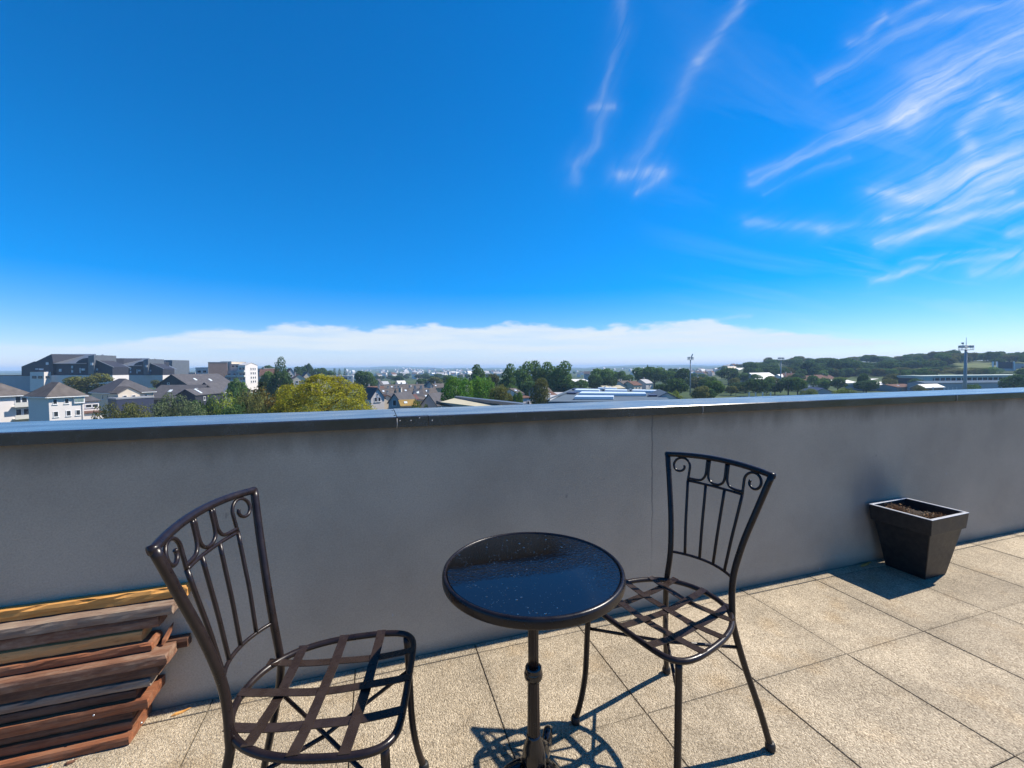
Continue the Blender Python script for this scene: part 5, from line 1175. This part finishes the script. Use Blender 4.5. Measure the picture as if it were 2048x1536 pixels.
for k, (px, y, Z, lab) in enumerate([(1533, 768, 205, 'thin grey lamp pole left of the middle floodlight mast'), (1472, 775, 210, 'thin pale lamp pole among the dark trees left of the white building')]):
    q = P(px, y, Z); t = thing('lamp_pole', lab, 'lamp post', (q.x, q.y, GZ)); h = q.z - GZ
    MB().tube([(0, 0, 0), (0, 0, h)], [.12, .08], 8).obj('pole', M_MAST, t, True); MB().box(-.5, .5, -.15, .15, h, h + .2).obj('lamp_head', M_LAMP, t)
for k, (px, Z) in enumerate([(1865, 190), (1887, 186), (1895, 183), (1904, 181), (1912, 180), (1497, 195), (1510, 196), (1524, 194), (1540, 196)]):
    q = P(px, 777 if px > 1800 else 787, Z); t = thing('sail_flag', 'small upright white banner by the sports field beyond the parapet', 'banner', (q.x, q.y, GZ), 0, 'white banners along the sports field')
    h = q.z - GZ + .6
    MB().tube([(0, 0, 0), (0, 0, h)], .05, 6).obj('pole', M_MAST, t); MB().box(.06, .8, -.02, .02, h - 2.2, h).obj('cloth', M_WHITE, t)

# ------------------------------------------------------------------ far town
def far_house(seed, roofm):
    q = random.Random(seed); w, d, e, r = q.uniform(8, 13), q.uniform(7, 9), q.uniform(4.5, 6.5), 0; r = e + q.uniform(2.2, 3.4)
    me = mesh('far_house', [(-w / 2, -d / 2, -4), (w / 2, -d / 2, -4), (w / 2, d / 2, -4), (-w / 2, d / 2, -4), (-w / 2, -d / 2, e), (w / 2, -d / 2, e), (w / 2, d / 2, e), (-w / 2, d / 2, e), (-w / 2, 0, r), (w / 2, 0, r)],
              [(3, 2, 1, 0), (0, 1, 5, 4), (1, 2, 6, 9, 5), (2, 3, 7, 6), (3, 0, 4, 8, 7), (4, 5, 9, 8), (6, 7, 8, 9)])
    me.materials.append(M_WHITE); me.materials.append(roofm)
    me.polygons[5].material_index = 1; me.polygons[6].material_index = 1
    return me
FH = [far_house(1, M_SLATEW), far_house(2, M_SLATE), far_house(3, M_METALW), far_house(4, M_BROWNR), far_house(5, M_GREYW)]
rh = random.Random(77)
for k in range(285):
    c = rh.random()
    if c < .55: px, Z, lab, grp = rh.gauss(860, 90), rh.uniform(750, 2900), 'pale house in the far town behind the terraces', 'pale houses of the far town'
    elif c < .80: px, Z, lab, grp = rh.gauss(1415, 40), rh.uniform(600, 1300), 'pale house in the white estate left of the wooded ridge', 'pale houses of the white estate'
    else: px, Z, lab, grp = rh.uniform(1090, 1380), rh.uniform(800, 2600), 'pale house in the valley behind the tall trees', 'pale houses in the valley'
    q = P(px, 750, Z); z = ground_z(q.x, q.y)
    fi = rh.choice((0, 0, 1, 2, 3, 4)); lab = ('pale house with weathered roof', 'pale house with dark slate roof', 'all white house', 'pale house with brown roof', 'pale house with light grey roof')[fi] + lab[10:].replace('house', 'one', 0)
    o = link('far_house', FH[fi]); o.location = (q.x, q.y, z); o.rotation_euler = (0, 0, rh.uniform(-.5, 1.2)); s = rh.uniform(.8, 1.35); o.scale = (s, s, s * rh.uniform(.85, 1.3))
    tag(o, lab, 'house', grp)

# ------------------------------------------------------------------ trees
def leafmat(name, col, var=0.30, trans=0.38):
    m = bpy.data.materials.new(name); m.use_nodes = True; t = m.node_tree; t.nodes.clear()
    o = N(t, 'ShaderNodeOutputMaterial'); df = N(t, 'ShaderNodeBsdfDiffuse'); tr = N(t, 'ShaderNodeBsdfTranslucent'); mx = N(t, 'ShaderNodeMixShader', ins={0: trans})
    geo = N(t, 'ShaderNodeNewGeometry'); oi = N(t, 'ShaderNodeObjectInfo')
    n = N(t, 'ShaderNodeTexNoise', ins={'Scale': 0.55, 'Detail': 4.0, 'Roughness': 0.65}); L(t, geo.outputs['Position'], n.inputs['Vector'])
    rnd_ = geo.outputs['Random Per Island']
    k = M(t, 'ADD', M(t, 'MULTIPLY', M(t, 'SUBTRACT', n.outputs[0], .5), var * 3.2), M(t, 'ADD', M(t, 'MULTIPLY', M(t, 'SUBTRACT', rnd_, .5), var * 1.6), 1.0))
    k = M(t, 'MULTIPLY', M(t, 'MAXIMUM', k, .25), M(t, 'ADD', M(t, 'MULTIPLY', oi.outputs['Random'], .35), .82))
    hs = N(t, 'ShaderNodeHueSaturation'); hs.inputs['Color'].default_value = col + (1,)
    L(t, M(t, 'ADD', .5, M(t, 'MULTIPLY', M(t, 'SUBTRACT', n.outputs[0], .5), .10)), hs.inputs['Hue']); L(t, k, hs.inputs['Value'])
    L(t, hs.outputs[0], df.inputs[0]); L(t, hs.outputs[0], tr.inputs[0]); L(t, df.outputs[0], mx.inputs[1]); L(t, tr.outputs[0], mx.inputs[2]); L(t, mx.outputs[0], o.inputs[0])
    return m
LF_DARK = leafmat('dark_foliage', (0.072, 0.126, 0.044)); LF_MID = leafmat('mid_green_foliage', (0.105, 0.179, 0.049)); LF_BRIGHT = leafmat('bright_green_foliage', (0.127, 0.254, 0.040))
LF_GOLD = leafmat('golden_green_foliage', (0.265, 0.248, 0.024), .42); LF_OLIVE = leafmat('olive_foliage', (0.150, 0.156, 0.052)); LF_RUST = leafmat('rusty_foliage', (0.185, 0.135, 0.034), .4)
LF_GREY = leafmat('grey_green_foliage', (0.117, 0.145, 0.071)); LF_LIME = leafmat('lime_foliage', (0.185, 0.231, 0.043)); LF_CEDAR = leafmat('cedar_foliage', (0.035, 0.046, 0.023), .3, .1)
BARK = plain('bark', (0.07, 0.052, 0.038), 0.95, 0.3, 2.0)
def crown_mesh(name, lobes, n, size, seed, flat=0.0, inner=0.18):
    q = np.random.RandomState(seed)
    Lb = np.array(lobes); w = Lb[:, 3] * Lb[:, 4] + Lb[:, 3] * Lb[:, 5]; w = w / w.sum()
    pick = q.choice(len(Lb), n, p=w); d = q.normal(size=(n, 3)); d /= np.linalg.norm(d, axis=1)[:, None]
    rr = 1 - np.abs(q.normal(size=n)) * inner; rr = np.clip(rr, .15, 1.05)
    rr *= 1 + .10 * np.sin(d[:, 0] * 7 + pick) * np.sin(d[:, 1] * 6 + 2 * pick) + .08 * np.sin(d[:, 2] * 11 + pick)
    c = Lb[pick, :3] + d * Lb[pick, 3:6] * rr[:, None]
    # drop what lies deep inside other lobes
    keep = np.ones(n, bool)
    for i, l in enumerate(Lb):
        e = (((c - l[:3]) / l[3:6]) ** 2).sum(1); keep &= ~((e < .45) & (pick != i))
    keep &= c[:, 2] > 0.01
    c, d = c[keep], d[keep]; n = len(c)
    nr = d + q.normal(size=(n, 3)) * .55
    if flat: nr = nr * (1 - flat) + np.array([0, 0, 1]) * flat
    nr /= np.linalg.norm(nr, axis=1)[:, None]
    a = np.cross(nr, q.normal(size=(n, 3))); a /= np.linalg.norm(a, axis=1)[:, None]; b = np.cross(nr, a)
    s = size * q.uniform(.55, 1.35, size=n)[:, None]
    v = np.stack([c + a * s, c + b * s * .62 + nr * s * .12, c - a * s * .9, c - b * s * .62 - nr * s * .1], 1).reshape(-1, 3)
    zt_ = np.percentile(v[:, 2], 99.7); rt_ = np.percentile(np.hypot(v[:, 0], v[:, 1]), 98.5)
    v[:, 2] /= zt_; v[:, :2] *= .5 / rt_
    me = bpy.data.meshes.new(name)
    me.vertices.add(4 * n); me.vertices.foreach_set('co', v.astype('f').ravel())
    me.loops.add(4 * n); me.loops.foreach_set('vertex_index', np.arange(4 * n, dtype='i'))
    me.polygons.add(n); me.polygons.foreach_set('loop_start', np.arange(0, 4 * n, 4, dtype='i')); me.polygons.foreach_set('loop_total', np.full(n, 4, 'i'))
    me.update(); me.validate(); return me
def lobes_round(seed, k=9, zc=.58, rz=.40, r=.5):
    q = random.Random(seed); out = [(0, 0, zc, r * .72, r * .72, rz * .8)]
    for i in range(k):
        a = q.uniform(0, 6.283); e = q.uniform(-.6, 1.0); rr = r * q.uniform(.36, .54)
        out.append((math.cos(a) * r * .58 * math.cos(e), math.sin(a) * r * .58 * math.cos(e), zc + rz * .62 * math.sin(e), rr, rr, rr * .8))
    return out
CR = {}
def kind_mesh(k):
    if k in CR: return CR[k]
    if k[0] == 'round': me = crown_mesh('crown', lobes_round(k[1], 11), 5200, .034, k[1])
    elif k[0] == 'roundfine': me = crown_mesh('crown', lobes_round(k[1], 12), 11000, .021, k[1])
    elif k[0] == 'low': me = crown_mesh('crown', lobes_round(k[1], 9, .48, .46), 4600, .034, k[1])
    elif k[0] == 'tall': 
        q = random.Random(k[1]); lb = [(q.uniform(-.16, .16), q.uniform(-.16, .16), .22 + .13 * i, .36 - .03 * abs(i - 1), .36 - .03 * abs(i - 1), .17) for i in range(6)] + [(q.uniform(-.25, .25), q.uniform(-.25, .25), q.uniform(.3, .75), .22, .22, .12) for i in range(5)]
        me = crown_mesh('crown', lb, 6500, .030, k[1])
    elif k[0] == 'poplar':
        lb = [(.04 * math.sin(i * 2.1), .04 * math.cos(i * 1.7), .10 + .09 * i, .46 * math.sin(.55 + i * .255) ** .5, .46 * math.sin(.55 + i * .255) ** .5, .10) for i in range(10)]
        me = crown_mesh('crown', lb, 5200, .024, k[1])
    elif k[0] == 'cypress':
        lb = [(0, 0, .1 + .1 * i, .42 * (1 - i / 10) + .08, .42 * (1 - i / 10) + .08, .09) for i in range(9)]
        me = crown_mesh('crown', lb, 2400, .026, k[1])
    elif k[0] == 'dome':
        q = random.Random(k[1]); lb = [(0, 0, .52, .47, .47, .45)]
        for i in range(40):
            a = q.uniform(0, 6.283); e = q.uniform(.0, 1.5); rr = q.uniform(.07, .13)
            lb.append((math.cos(a) * .42 * math.cos(e), math.sin(a) * .42 * math.cos(e),   .52 + .42 * math.sin(e) - .05, rr, rr, rr * 1.15))
        me = crown_mesh('crown', lb, 60000, .0078, k[1], 0, .07)
    elif k[0] == 'pine':
        q = random.Random(k[1]); lb = [(q.uniform(-.36, .36), q.uniform(-.36, .36), .62 + q.uniform(-.12, .25), q.uniform(.14, .24), q.uniform(.14, .24), q.uniform(.06, .11)) for i in range(14)]
        me = crown_mesh('crown', lb, 4200, .026, k[1], .3)
    elif k[0] == 'cedar':
        q = random.Random(k[1]); lb = [(q.uniform(-.22, .22) * (1.2 - i / 14), q.uniform(-.22, .22) * (1.2 - i / 14), .18 + .055 * i, .34 * (1.15 - i / 16), .30 * (1.15 - i / 16), .022) for i in range(14)]
        me = crown_mesh('crown', lb, 5200, .024, k[1], .65)
    elif k[0] == 'shrub':
        q = random.Random(k[1]); lb = [(q.uniform(-.36, .36), q.uniform(-.3, .3), q.uniform(.2, .66), q.uniform(.14, .24), q.uniform(.14, .24), q.uniform(.18, .3)) for i in range(16)]
        me = crown_mesh('crown', lb, 9000, .019, k[1])
    me.materials.append(LF_MID); CR[k] = me; return me
def trunk_mesh(low):
    mb = MB(); q = random.Random(3)
    mb.tube([(0, 0, 0), (.008, 0, .2), (-.006, .005, .45), (0, 0, .75)], [.045, .034, .026, .010], 8)
    for i in range(6):
        a = i * 1.05 + q.uniform(-.2, .2); z = .22 + .07 * i
        mb.tube([(0, 0, z), (math.cos(a) * .14, math.sin(a) * .14, z + .12), (math.cos(a) * .27, math.sin(a) * .27, z + .2)], [.017, .011, .005], 6)
    me = mesh('trunk', mb.v, mb.f); me.materials.append(BARK); return me
TRUNK = trunk_mesh(0)
rt = random.Random(21)
def tree(name, label, px, ytop, wpx, Z, kind, leaf, group=None, zb=None, wide=None):
    q = P(px, ytop, Z); g0 = ground_z(q.x, q.y) if zb is None else zb
    t = thing(name, label, 'tree' if name.endswith('tree') else 'shrub', (q.x, q.y, g0 - .2), rt.uniform(0, 6.28) if wide is None else wide, group)
    h = q.z - g0 + .2; w = wpx * Z / FPX
    me = kind_mesh(kind)
    c = bpy.data.objects.new('crown', me); COL.objects.link(c); c.parent = t; c.scale = (w, w, h)
    c.material_slots[0].link = 'OBJECT'; c.material_slots[0].material = leaf
    tr = bpy.data.objects.new('trunk', TRUNK); COL.objects.link(tr); tr.parent = t; s = min(w, h) ; tr.scale = (s, s, h)
    return t
A_ = 'broadleaf_tree'
tree('golden_tree', 'huge golden green dome shaped tree in front of the town', 643, 751, 212, 66, ('dome', 1), LF_GOLD)
tree('rusty_tree', 'rust coloured bushy tree merging into the left side of the golden dome', 552, 772, 100, 72, ('shrub', 2), LF_RUST)
tree('golden_shrub', 'yellow green shrub low in front of the dark cedar', 523, 796, 70, 62, ('shrub', 3), LF_OLIVE)
tree('cedar_tree', 'dark layered cedar between the white building and the golden dome', 520, 765, 76, 84, ('cedar', 1), LF_CEDAR)
tree('poplar_tree', 'tall dark column shaped poplar rising above the roofs', 561, 714.5, 30, 175, ('poplar', 1), LF_DARK)
tree(A_, 'dark spreading tree at the foot of the tall poplar', 560, 744, 46, 168, ('round', 1), LF_DARK)
tree(A_, 'light green tree just left of the tall poplar', 534, 743, 34, 178, ('round', 2), LF_MID)
tree(A_, 'light green tree in front of the brown apartment block', 474, 757, 36, 128, ('low', 3), LF_MID)
tree('pine_tree', 'flat topped yellow green pine in front of the dark residence', 172, 747, 92, 165, ('pine', 1), LF_OLIVE)
tree('pine_tree', 'dark pine tuft under the white end wall of the middle residence block', 326, 760, 40, 190, ('pine', 2), LF_OLIVE)
tree('olive_shrub', 'olive green bush above the coping below the cream house', 232, 806, 72, 74, ('shrub', 4), LF_OLIVE)
tree('olive_shrub', 'olive green bush right of the first one below the dark blue front', 272, 807, 72, 72, ('shrub', 5), LF_OLIVE)
tree('grey_tree', 'grey green tree standing left among the bushes above the coping', 346, 788, 84, 82, ('shrub', 6), LF_GREY)
tree('grey_tree', 'second grey green tree, lower and nearer the coping', 372, 805, 84, 68, ('shrub', 7), LF_GREY)
tree('dark_tree', 'dark green tree in the gap right of the grey green trees', 415, 797, 74, 74, ('shrub', 8), LF_DARK)
tree('green_tree', 'yellow green tree below the white wing of the slate house', 452, 786, 100, 76, ('shrub', 9), LF_LIME)
tree('olive_tree', 'olive brown tree left of the cedar above the coping', 494, 778, 74, 78, ('shrub', 10), LF_OLIVE)
tree('dark_shrub', 'dark green shrub beside the coping under the yellow green tree', 478, 808, 84, 64, ('shrub', 8), LF_DARK)
for px, yt in ((669, 737), (679, 738), (690, 737)): tree('cypress_tree', {669: 'left one of three small dark cypresses above the school', 679: 'middle one of three small dark cypresses above the school', 690: 'right and widest of three small dark cypresses above the school'}[px], px, yt, 13, 330, ('cypress', 1), LF_DARK, 'three cypresses above the school')
tree('round_tree', 'round topped dark tree on bare trunks right of the golden dome', 732, 742, 45, 235, ('round', 4), LF_DARK)
for i, (px, yt, w, Z, lab) in enumerate([(600, 733, 30, 360, 'dark tree on the skyline right of the poplar'), (619, 727, 16, 370, 'tallest small dark tree on the skyline right of the poplar'), (611, 730, 10, 372, 'thin dark tree on the skyline beside the tallest one'), (636, 736, 34, 360, 'low dark tree mass on the skyline left of the cypresses'), (655, 741, 26, 350, 'small dark tree on the skyline next to the cypresses'), (540, 731, 34, 380, 'dark skyline tree behind the poplar')]):
    tree('skyline_tree', lab, px, yt, w, Z, ('round', 1 + i % 4), LF_DARK, 'dark trees on the left skyline')
for i, (px, yt, w, Z, lf, lab) in enumerate([(870, 754, 34, 330, LF_OLIVE, 'round olive tree behind the upper terrace row'), (893, 751, 28, 340, LF_MID, 'rounded green tree right of the olive one behind the terraces'), (844, 757, 26, 340, LF_DARK, 'small dark tree left of the olive one behind the terraces'), (797, 764, 22, 300, LF_DARK, 'small dark tree beside the bright white house on the slope'), (776, 768, 26, 290, LF_OLIVE, 'low olive tree in front of the pointed slate gable'), (790, 746, 30, 900, LF_DARK, 'far dark tree in the middle of the distant town')]):
    tree(A_, lab, px, yt, w, Z, ('round', 1 + i % 4), lf)
tree('bright_tree', 'bright green round tree, left of the pair beyond the straw roof', 914, 754, 68, 92, ('roundfine', 5), LF_BRIGHT)
tree('bright_tree', 'green round tree, right of the pair beyond the straw roof', 963, 753, 62, 98, ('roundfine', 6), LF_BRIGHT)
tree('bright_tree', 'olive green bushy tree in front of the pair by the grey parapet', 1005, 771, 56, 84, ('roundfine', 7), LF_OLIVE)
tree('bright_tree', 'small dark green tree at the right end of the grey parapet', 1036, 784, 26, 82, ('round', 2), LF_MID)
tree('yellow_shrub', 'yellow green shrub between the ochre roof and the sharp grey gable', 838, 800, 34, 92, ('shrub', 11), LF_LIME)
tree('tall_tree', 'tall rounded tree on the skyline behind the bright pair, leftmost', 953, 729.5, 38, 200, ('tall', 1), LF_MID)
tree(A_, 'small pale green tree between two tall skyline trees', 986, 747, 26, 210, ('round', 3), LF_OLIVE)
tree('tall_tree', 'tall tapering tree right of the small pale green one', 1016, 728.5, 44, 165, ('tall', 2), LF_MID)
for i, (px, yt, w, Z, lab) in enumerate([(1047, 724.5, 46, 190, 'leftmost and ragged crown of the big tree group on the skyline'), (1071, 722, 46, 195, 'highest crown of the big tree group on the skyline'), (1098, 725, 48, 192, 'third crown of the big tree group on the skyline'), (1126, 723.5, 50, 190, 'broad rightmost crown of the big tree group on the skyline')]):
    tree('tall_tree', lab, px, yt, w, Z, ('tall', 3 + i % 3), LF_MID, 'big tree group on the skyline')
tree(A_, 'dark tree in shade under the big tree group, left', 1060, 762, 46, 170, ('low', 1), LF_DARK)
tree('olive_tree', 'upright olive green tree standing left of the skylit hall', 1080, 757, 42, 108, ('roundfine', 8), LF_OLIVE)
tree(A_, 'dark green tree right of the upright olive one behind the hall', 1135, 760, 54, 190, ('round', 2), LF_DARK)
tree(A_, 'small dark tree right above the left end of the skylit hall', 1162, 759, 28, 200, ('round', 3), LF_MID)
for i, (px, yt, w, Z, lf, lab) in enumerate([(1203, 737, 54, 250, LF_MID, 'large tree in the middle of the valley behind the hall'), (1190, 748, 36, 225, LF_DARK, 'dark tree at the left foot of the large valley tree'), (1220, 752, 34, 225, LF_DARK, 'dark tree at the right foot of the large valley tree'), (1238, 742, 30, 290, LF_MID, 'lighter tree right of the large valley tree'), (1254, 749, 34, 285, LF_MID, 'low green tree between the valley tree and the round hill trees')]):
    tree(A_, lab, px, yt, w, Z, ('round', 1 + i % 4), lf)
for i, (px, yt, w, Z, lf, lab) in enumerate([(1285, 735, 46, 300, LF_MID, 'left dome of the round tree cluster behind the hall'), (1309, 733.5, 50, 295, LF_MID, 'middle dome of the round tree cluster behind the hall'), (1332, 741, 42, 290, LF_MID, 'right dome of the round tree cluster behind the hall'), (1294, 730, 6, 330, LF_DARK, 'thin dark conifer tip above the round tree cluster'), (1346, 737, 26, 340, LF_DARK, 'dark tree right of the round tree cluster')]):
    tree(A_, lab, px, yt, w, Z, ('tall', 5) if w < 10 else ('round', 1 + i % 4), lf)
for i, (px, yt, w, Z, lf, lab) in enumerate([(1368, 737, 42, 270, LF_DARK, 'dark tree just left of the left floodlight mast'), (1355, 757, 50, 190, LF_DARK, 'dark round tree low left of the left floodlight mast'), (1322, 768, 30, 200, LF_DARK, 'small dark tree behind the right end of the hall'), (1400, 772, 34, 165, LF_OLIVE, 'olive tree directly right of the left floodlight mast'), (1428, 761, 50, 180, LF_MID, 'rounded green tree between the left and middle masts'), (1410, 776, 40, 170, LF_DARK, 'dark shrubby tree in front of the rounded green one'), (1457, 735.5, 42, 330, LF_DARK, 'dark round tree with bare foot below the pinkish house'), (1486, 746, 34, 340, LF_MID, 'green tree right of the dark round one'), (1350, 782, 40, 130, LF_LIME, 'yellow green bush at the right gable of the hall'), (1462, 772, 30, 210, LF_OLIVE, 'thin leaved tree behind the sports field'), (1512, 757, 52, 205, LF_DARK, 'large dark tree left of the middle mast'), (1550, 768, 30, 215, LF_DARK, 'dark tree right behind the middle mast'), (1577, 757, 40, 212, LF_DARK, 'dark tree right of the middle mast'), (1596, 754, 34, 208, LF_MID, 'taller pointed tree right of the middle mast'), (1618, 777, 32, 190, LF_LIME, 'low yellow green bush right of the middle mast'), (1512, 742, 22, 420, LF_MID, 'small tree before the white building on the slope'), (1651, 761, 24, 255, LF_DARK, 'small round dark tree left of the white shed'), (1676, 757, 34, 240, LF_DARK, 'round dark tree in front of the white shed'), (1680, 754, 24, 300, LF_LIME, 'lime green tree behind the round dark one'), (1733, 760, 44, 225, LF_DARK, 'wide dark tree right of the white shed'), (1728, 747, 22, 230, LF_DARK, 'pointed dark tree crown above the wide dark tree'), (1697, 776, 30, 185, LF_LIME, 'lime bush above the coping left of the wide dark tree'), (1679, 779, 30, 190, LF_LIME, 'paler lime bush above the coping right of the blue pavilion'), (1842, 770, 26, 200, LF_OLIVE, 'rusty olive bush left of the white banners'), (1951, 768, 34, 175, LF_MID, 'green bush behind the coping right of the tall mast'), (2030, 749, 44, 190, LF_DARK, 'round dark tree at the right edge above the coping'), (2062, 736, 44, 260, LF_DARK, 'dark tree cut by the right edge of the picture'), (1715, 742, 20, 420, LF_GREY, 'pale grey green conifer below the ridge'), (1795, 743, 46, 380, LF_OLIVE, 'light olive hedge tree right of the pale conifer'), (1950, 735, 60, 330, LF_OLIVE, 'sunlit olive bush mass behind the tall mast'), (1975, 734, 44, 325, LF_MID, 'green bush mass right of the tall mast under the scoreboard'), (1906, 738, 60, 340, LF_OLIVE, 'long olive bush mass left of the tall mast')]):
    tree('park_tree' if 'bush' not in lab else 'park_shrub', lab, px, yt, w, Z, (('shrub', 4 + i % 5) if 'bush' in lab else ('round', 1 + i % 4)), lf)
rf = random.Random(4)
for i in range(34):
    px = rf.uniform(1385, 1900); Z = rf.uniform(225, 330)
    q = P(px, 765, Z); zt = ground_z(q.x, q.y) + rf.uniform(4.5, 8.5); v_ = Vector((q.x, q.y, zt)) - EYE
    tree('park_tree', 'small tree among the sheds and houses beyond the sports field', px, 768 - FPX * v_.dot(cu) / v_.dot(cf), rf.uniform(7, 11) * FPX / Z, Z, ('low', 1 + i % 4), (LF_DARK, LF_MID, LF_OLIVE)[i % 3], 'small trees beyond the sports field')
# woods along the right-hand ridge: every crown a tree
rr_ = random.Random(99)
for i in range(58):
    px = 1500 + 560 * (i + rr_.uniform(-.3, .3)) / 58; Z = rr_.uniform(370, 440)
    yt = np.interp(px, [1500, 1535, 1545, 1575, 1590, 1660, 1700, 1740, 1790, 1850, 1870, 1890, 1960, 2000, 2060], [726, 728, 734, 733, 722, 718, 718, 724, 720, 716, 722, 732, 736, 728, 722]) + rr_.uniform(-2.5, 4) + (4 if i % 2 else 0)
    tree('ridge_tree', 'dark tree in the unbroken belt of trees below the ridge at the right', px, yt, rr_.uniform(26, 46), Z, ('low', 1 + i % 4), LF_DARK, 'belt of dark trees below the ridge')
for i in range(36):
    px = 1500 + 400 * (i + rr_.uniform(-.3, .3)) / 36; Z = rr_.uniform(352, 372)
    tree('ridge_tree', 'lower tree at the front edge of the dark tree belt below the ridge', px, rr_.uniform(733, 740), rr_.uniform(20, 34), Z, ('low', 1 + i % 4), (LF_DARK, LF_MID, LF_DARK, LF_OLIVE)[i % 4], 'front edge trees of the dark belt')
for i in range(78):
    px = 1450 + 640 * (i + rr_.uniform(-.4, .4)) / 78; Z = rr_.uniform(600, 800)
    yl = np.interp(px, [1450, 1500, 1540, 1600, 1650, 1700, 1760, 1800, 1830, 1860, 1890, 1940, 1990, 2060], [733, 724, 719, 718, 716, 714, 713, 714, 705, 709, 713, 710, 708, 703])
    tree('crest_tree', 'small hazy tree along the crest of the ridge at the right', px, yl + rr_.uniform(-1, 5), rr_.uniform(14, 34), Z, ('round', 1 + i % 4), (LF_MID, LF_OLIVE, LF_MID)[i % 3], 'hazy trees on the ridge crest')
for i in range(110):
    px = rr_.uniform(1090, 1500) if i % 2 else rr_.uniform(730, 1010); Z = rr_.uniform(420, 1800); q = P(px, 750, Z)
    zt = ground_z(q.x, q.y) + rr_.uniform(6, 11); v = Vector((q.x, q.y, zt)) - EYE
    yt = 768 - FPX * v.dot(cu) / v.dot(cf)
    tree('valley_tree', 'small green tree among the pale houses of the far town', px, yt, rr_.uniform(9, 14) * FPX / Z, Z, ('round', 1 + i % 4), (LF_DARK, LF_MID)[i % 2], 'small trees among the far houses')

for i in range(64):
    px = rr_.uniform(1868, 2080); Z = rr_.uniform(400, 560)
    q = P(px, 735, Z); zt = ground_z(q.x, q.y) + rr_.uniform(5.5, 11); v_ = Vector((q.x, q.y, zt)) - EYE
    tree('hill_tree', 'rounded tree scattered on the open slope behind the tall mast', px, 768 - FPX * v_.dot(cu) / v_.dot(cf), rr_.uniform(9, 15) * FPX / Z, Z, ('low', 1 + i % 4), (LF_MID, LF_DARK, LF_OLIVE)[i % 3], 'trees on the open slope behind the tall mast')

for i in range(46):
    px = rr_.uniform(1500, 1880); Z = rr_.uniform(455, 600)
    q = P(px, 735, Z); zt = ground_z(q.x, q.y) + rr_.uniform(6, 10); v_ = Vector((q.x, q.y, zt)) - EYE
    tree('hill_tree', 'rounded tree on the upper slope between the dark belt and the ridge crest', px, 768 - FPX * v_.dot(cu) / v_.dot(cf), rr_.uniform(9, 15) * FPX / Z, Z, ('low', 1 + i % 4), (LF_MID, LF_DARK, LF_OLIVE)[i % 3], 'trees on the upper slope above the dark belt')

# ------------------------------------------------------------------ haze
hm_, ht, hb = newmat('haze_air'); ht.nodes.clear()
ho = N(ht, 'ShaderNodeOutputMaterial'); hv = N(ht, 'ShaderNodeVolumePrincipled', ins={'Color': (0.46, 0.68, 1.0, 1), 'Density': 0.00021, 'Anisotropy': 0.0})
L(ht, hv.outputs[0], ho.inputs['Volume'])
hz = MB().box(-9500, 9500, -9500, 9500, min(p[2] for p in gv) - 1.5, max(max(p[2] for p in gv), 40) + 6).obj('haze', hm_)
hz['kind'] = 'stuff'
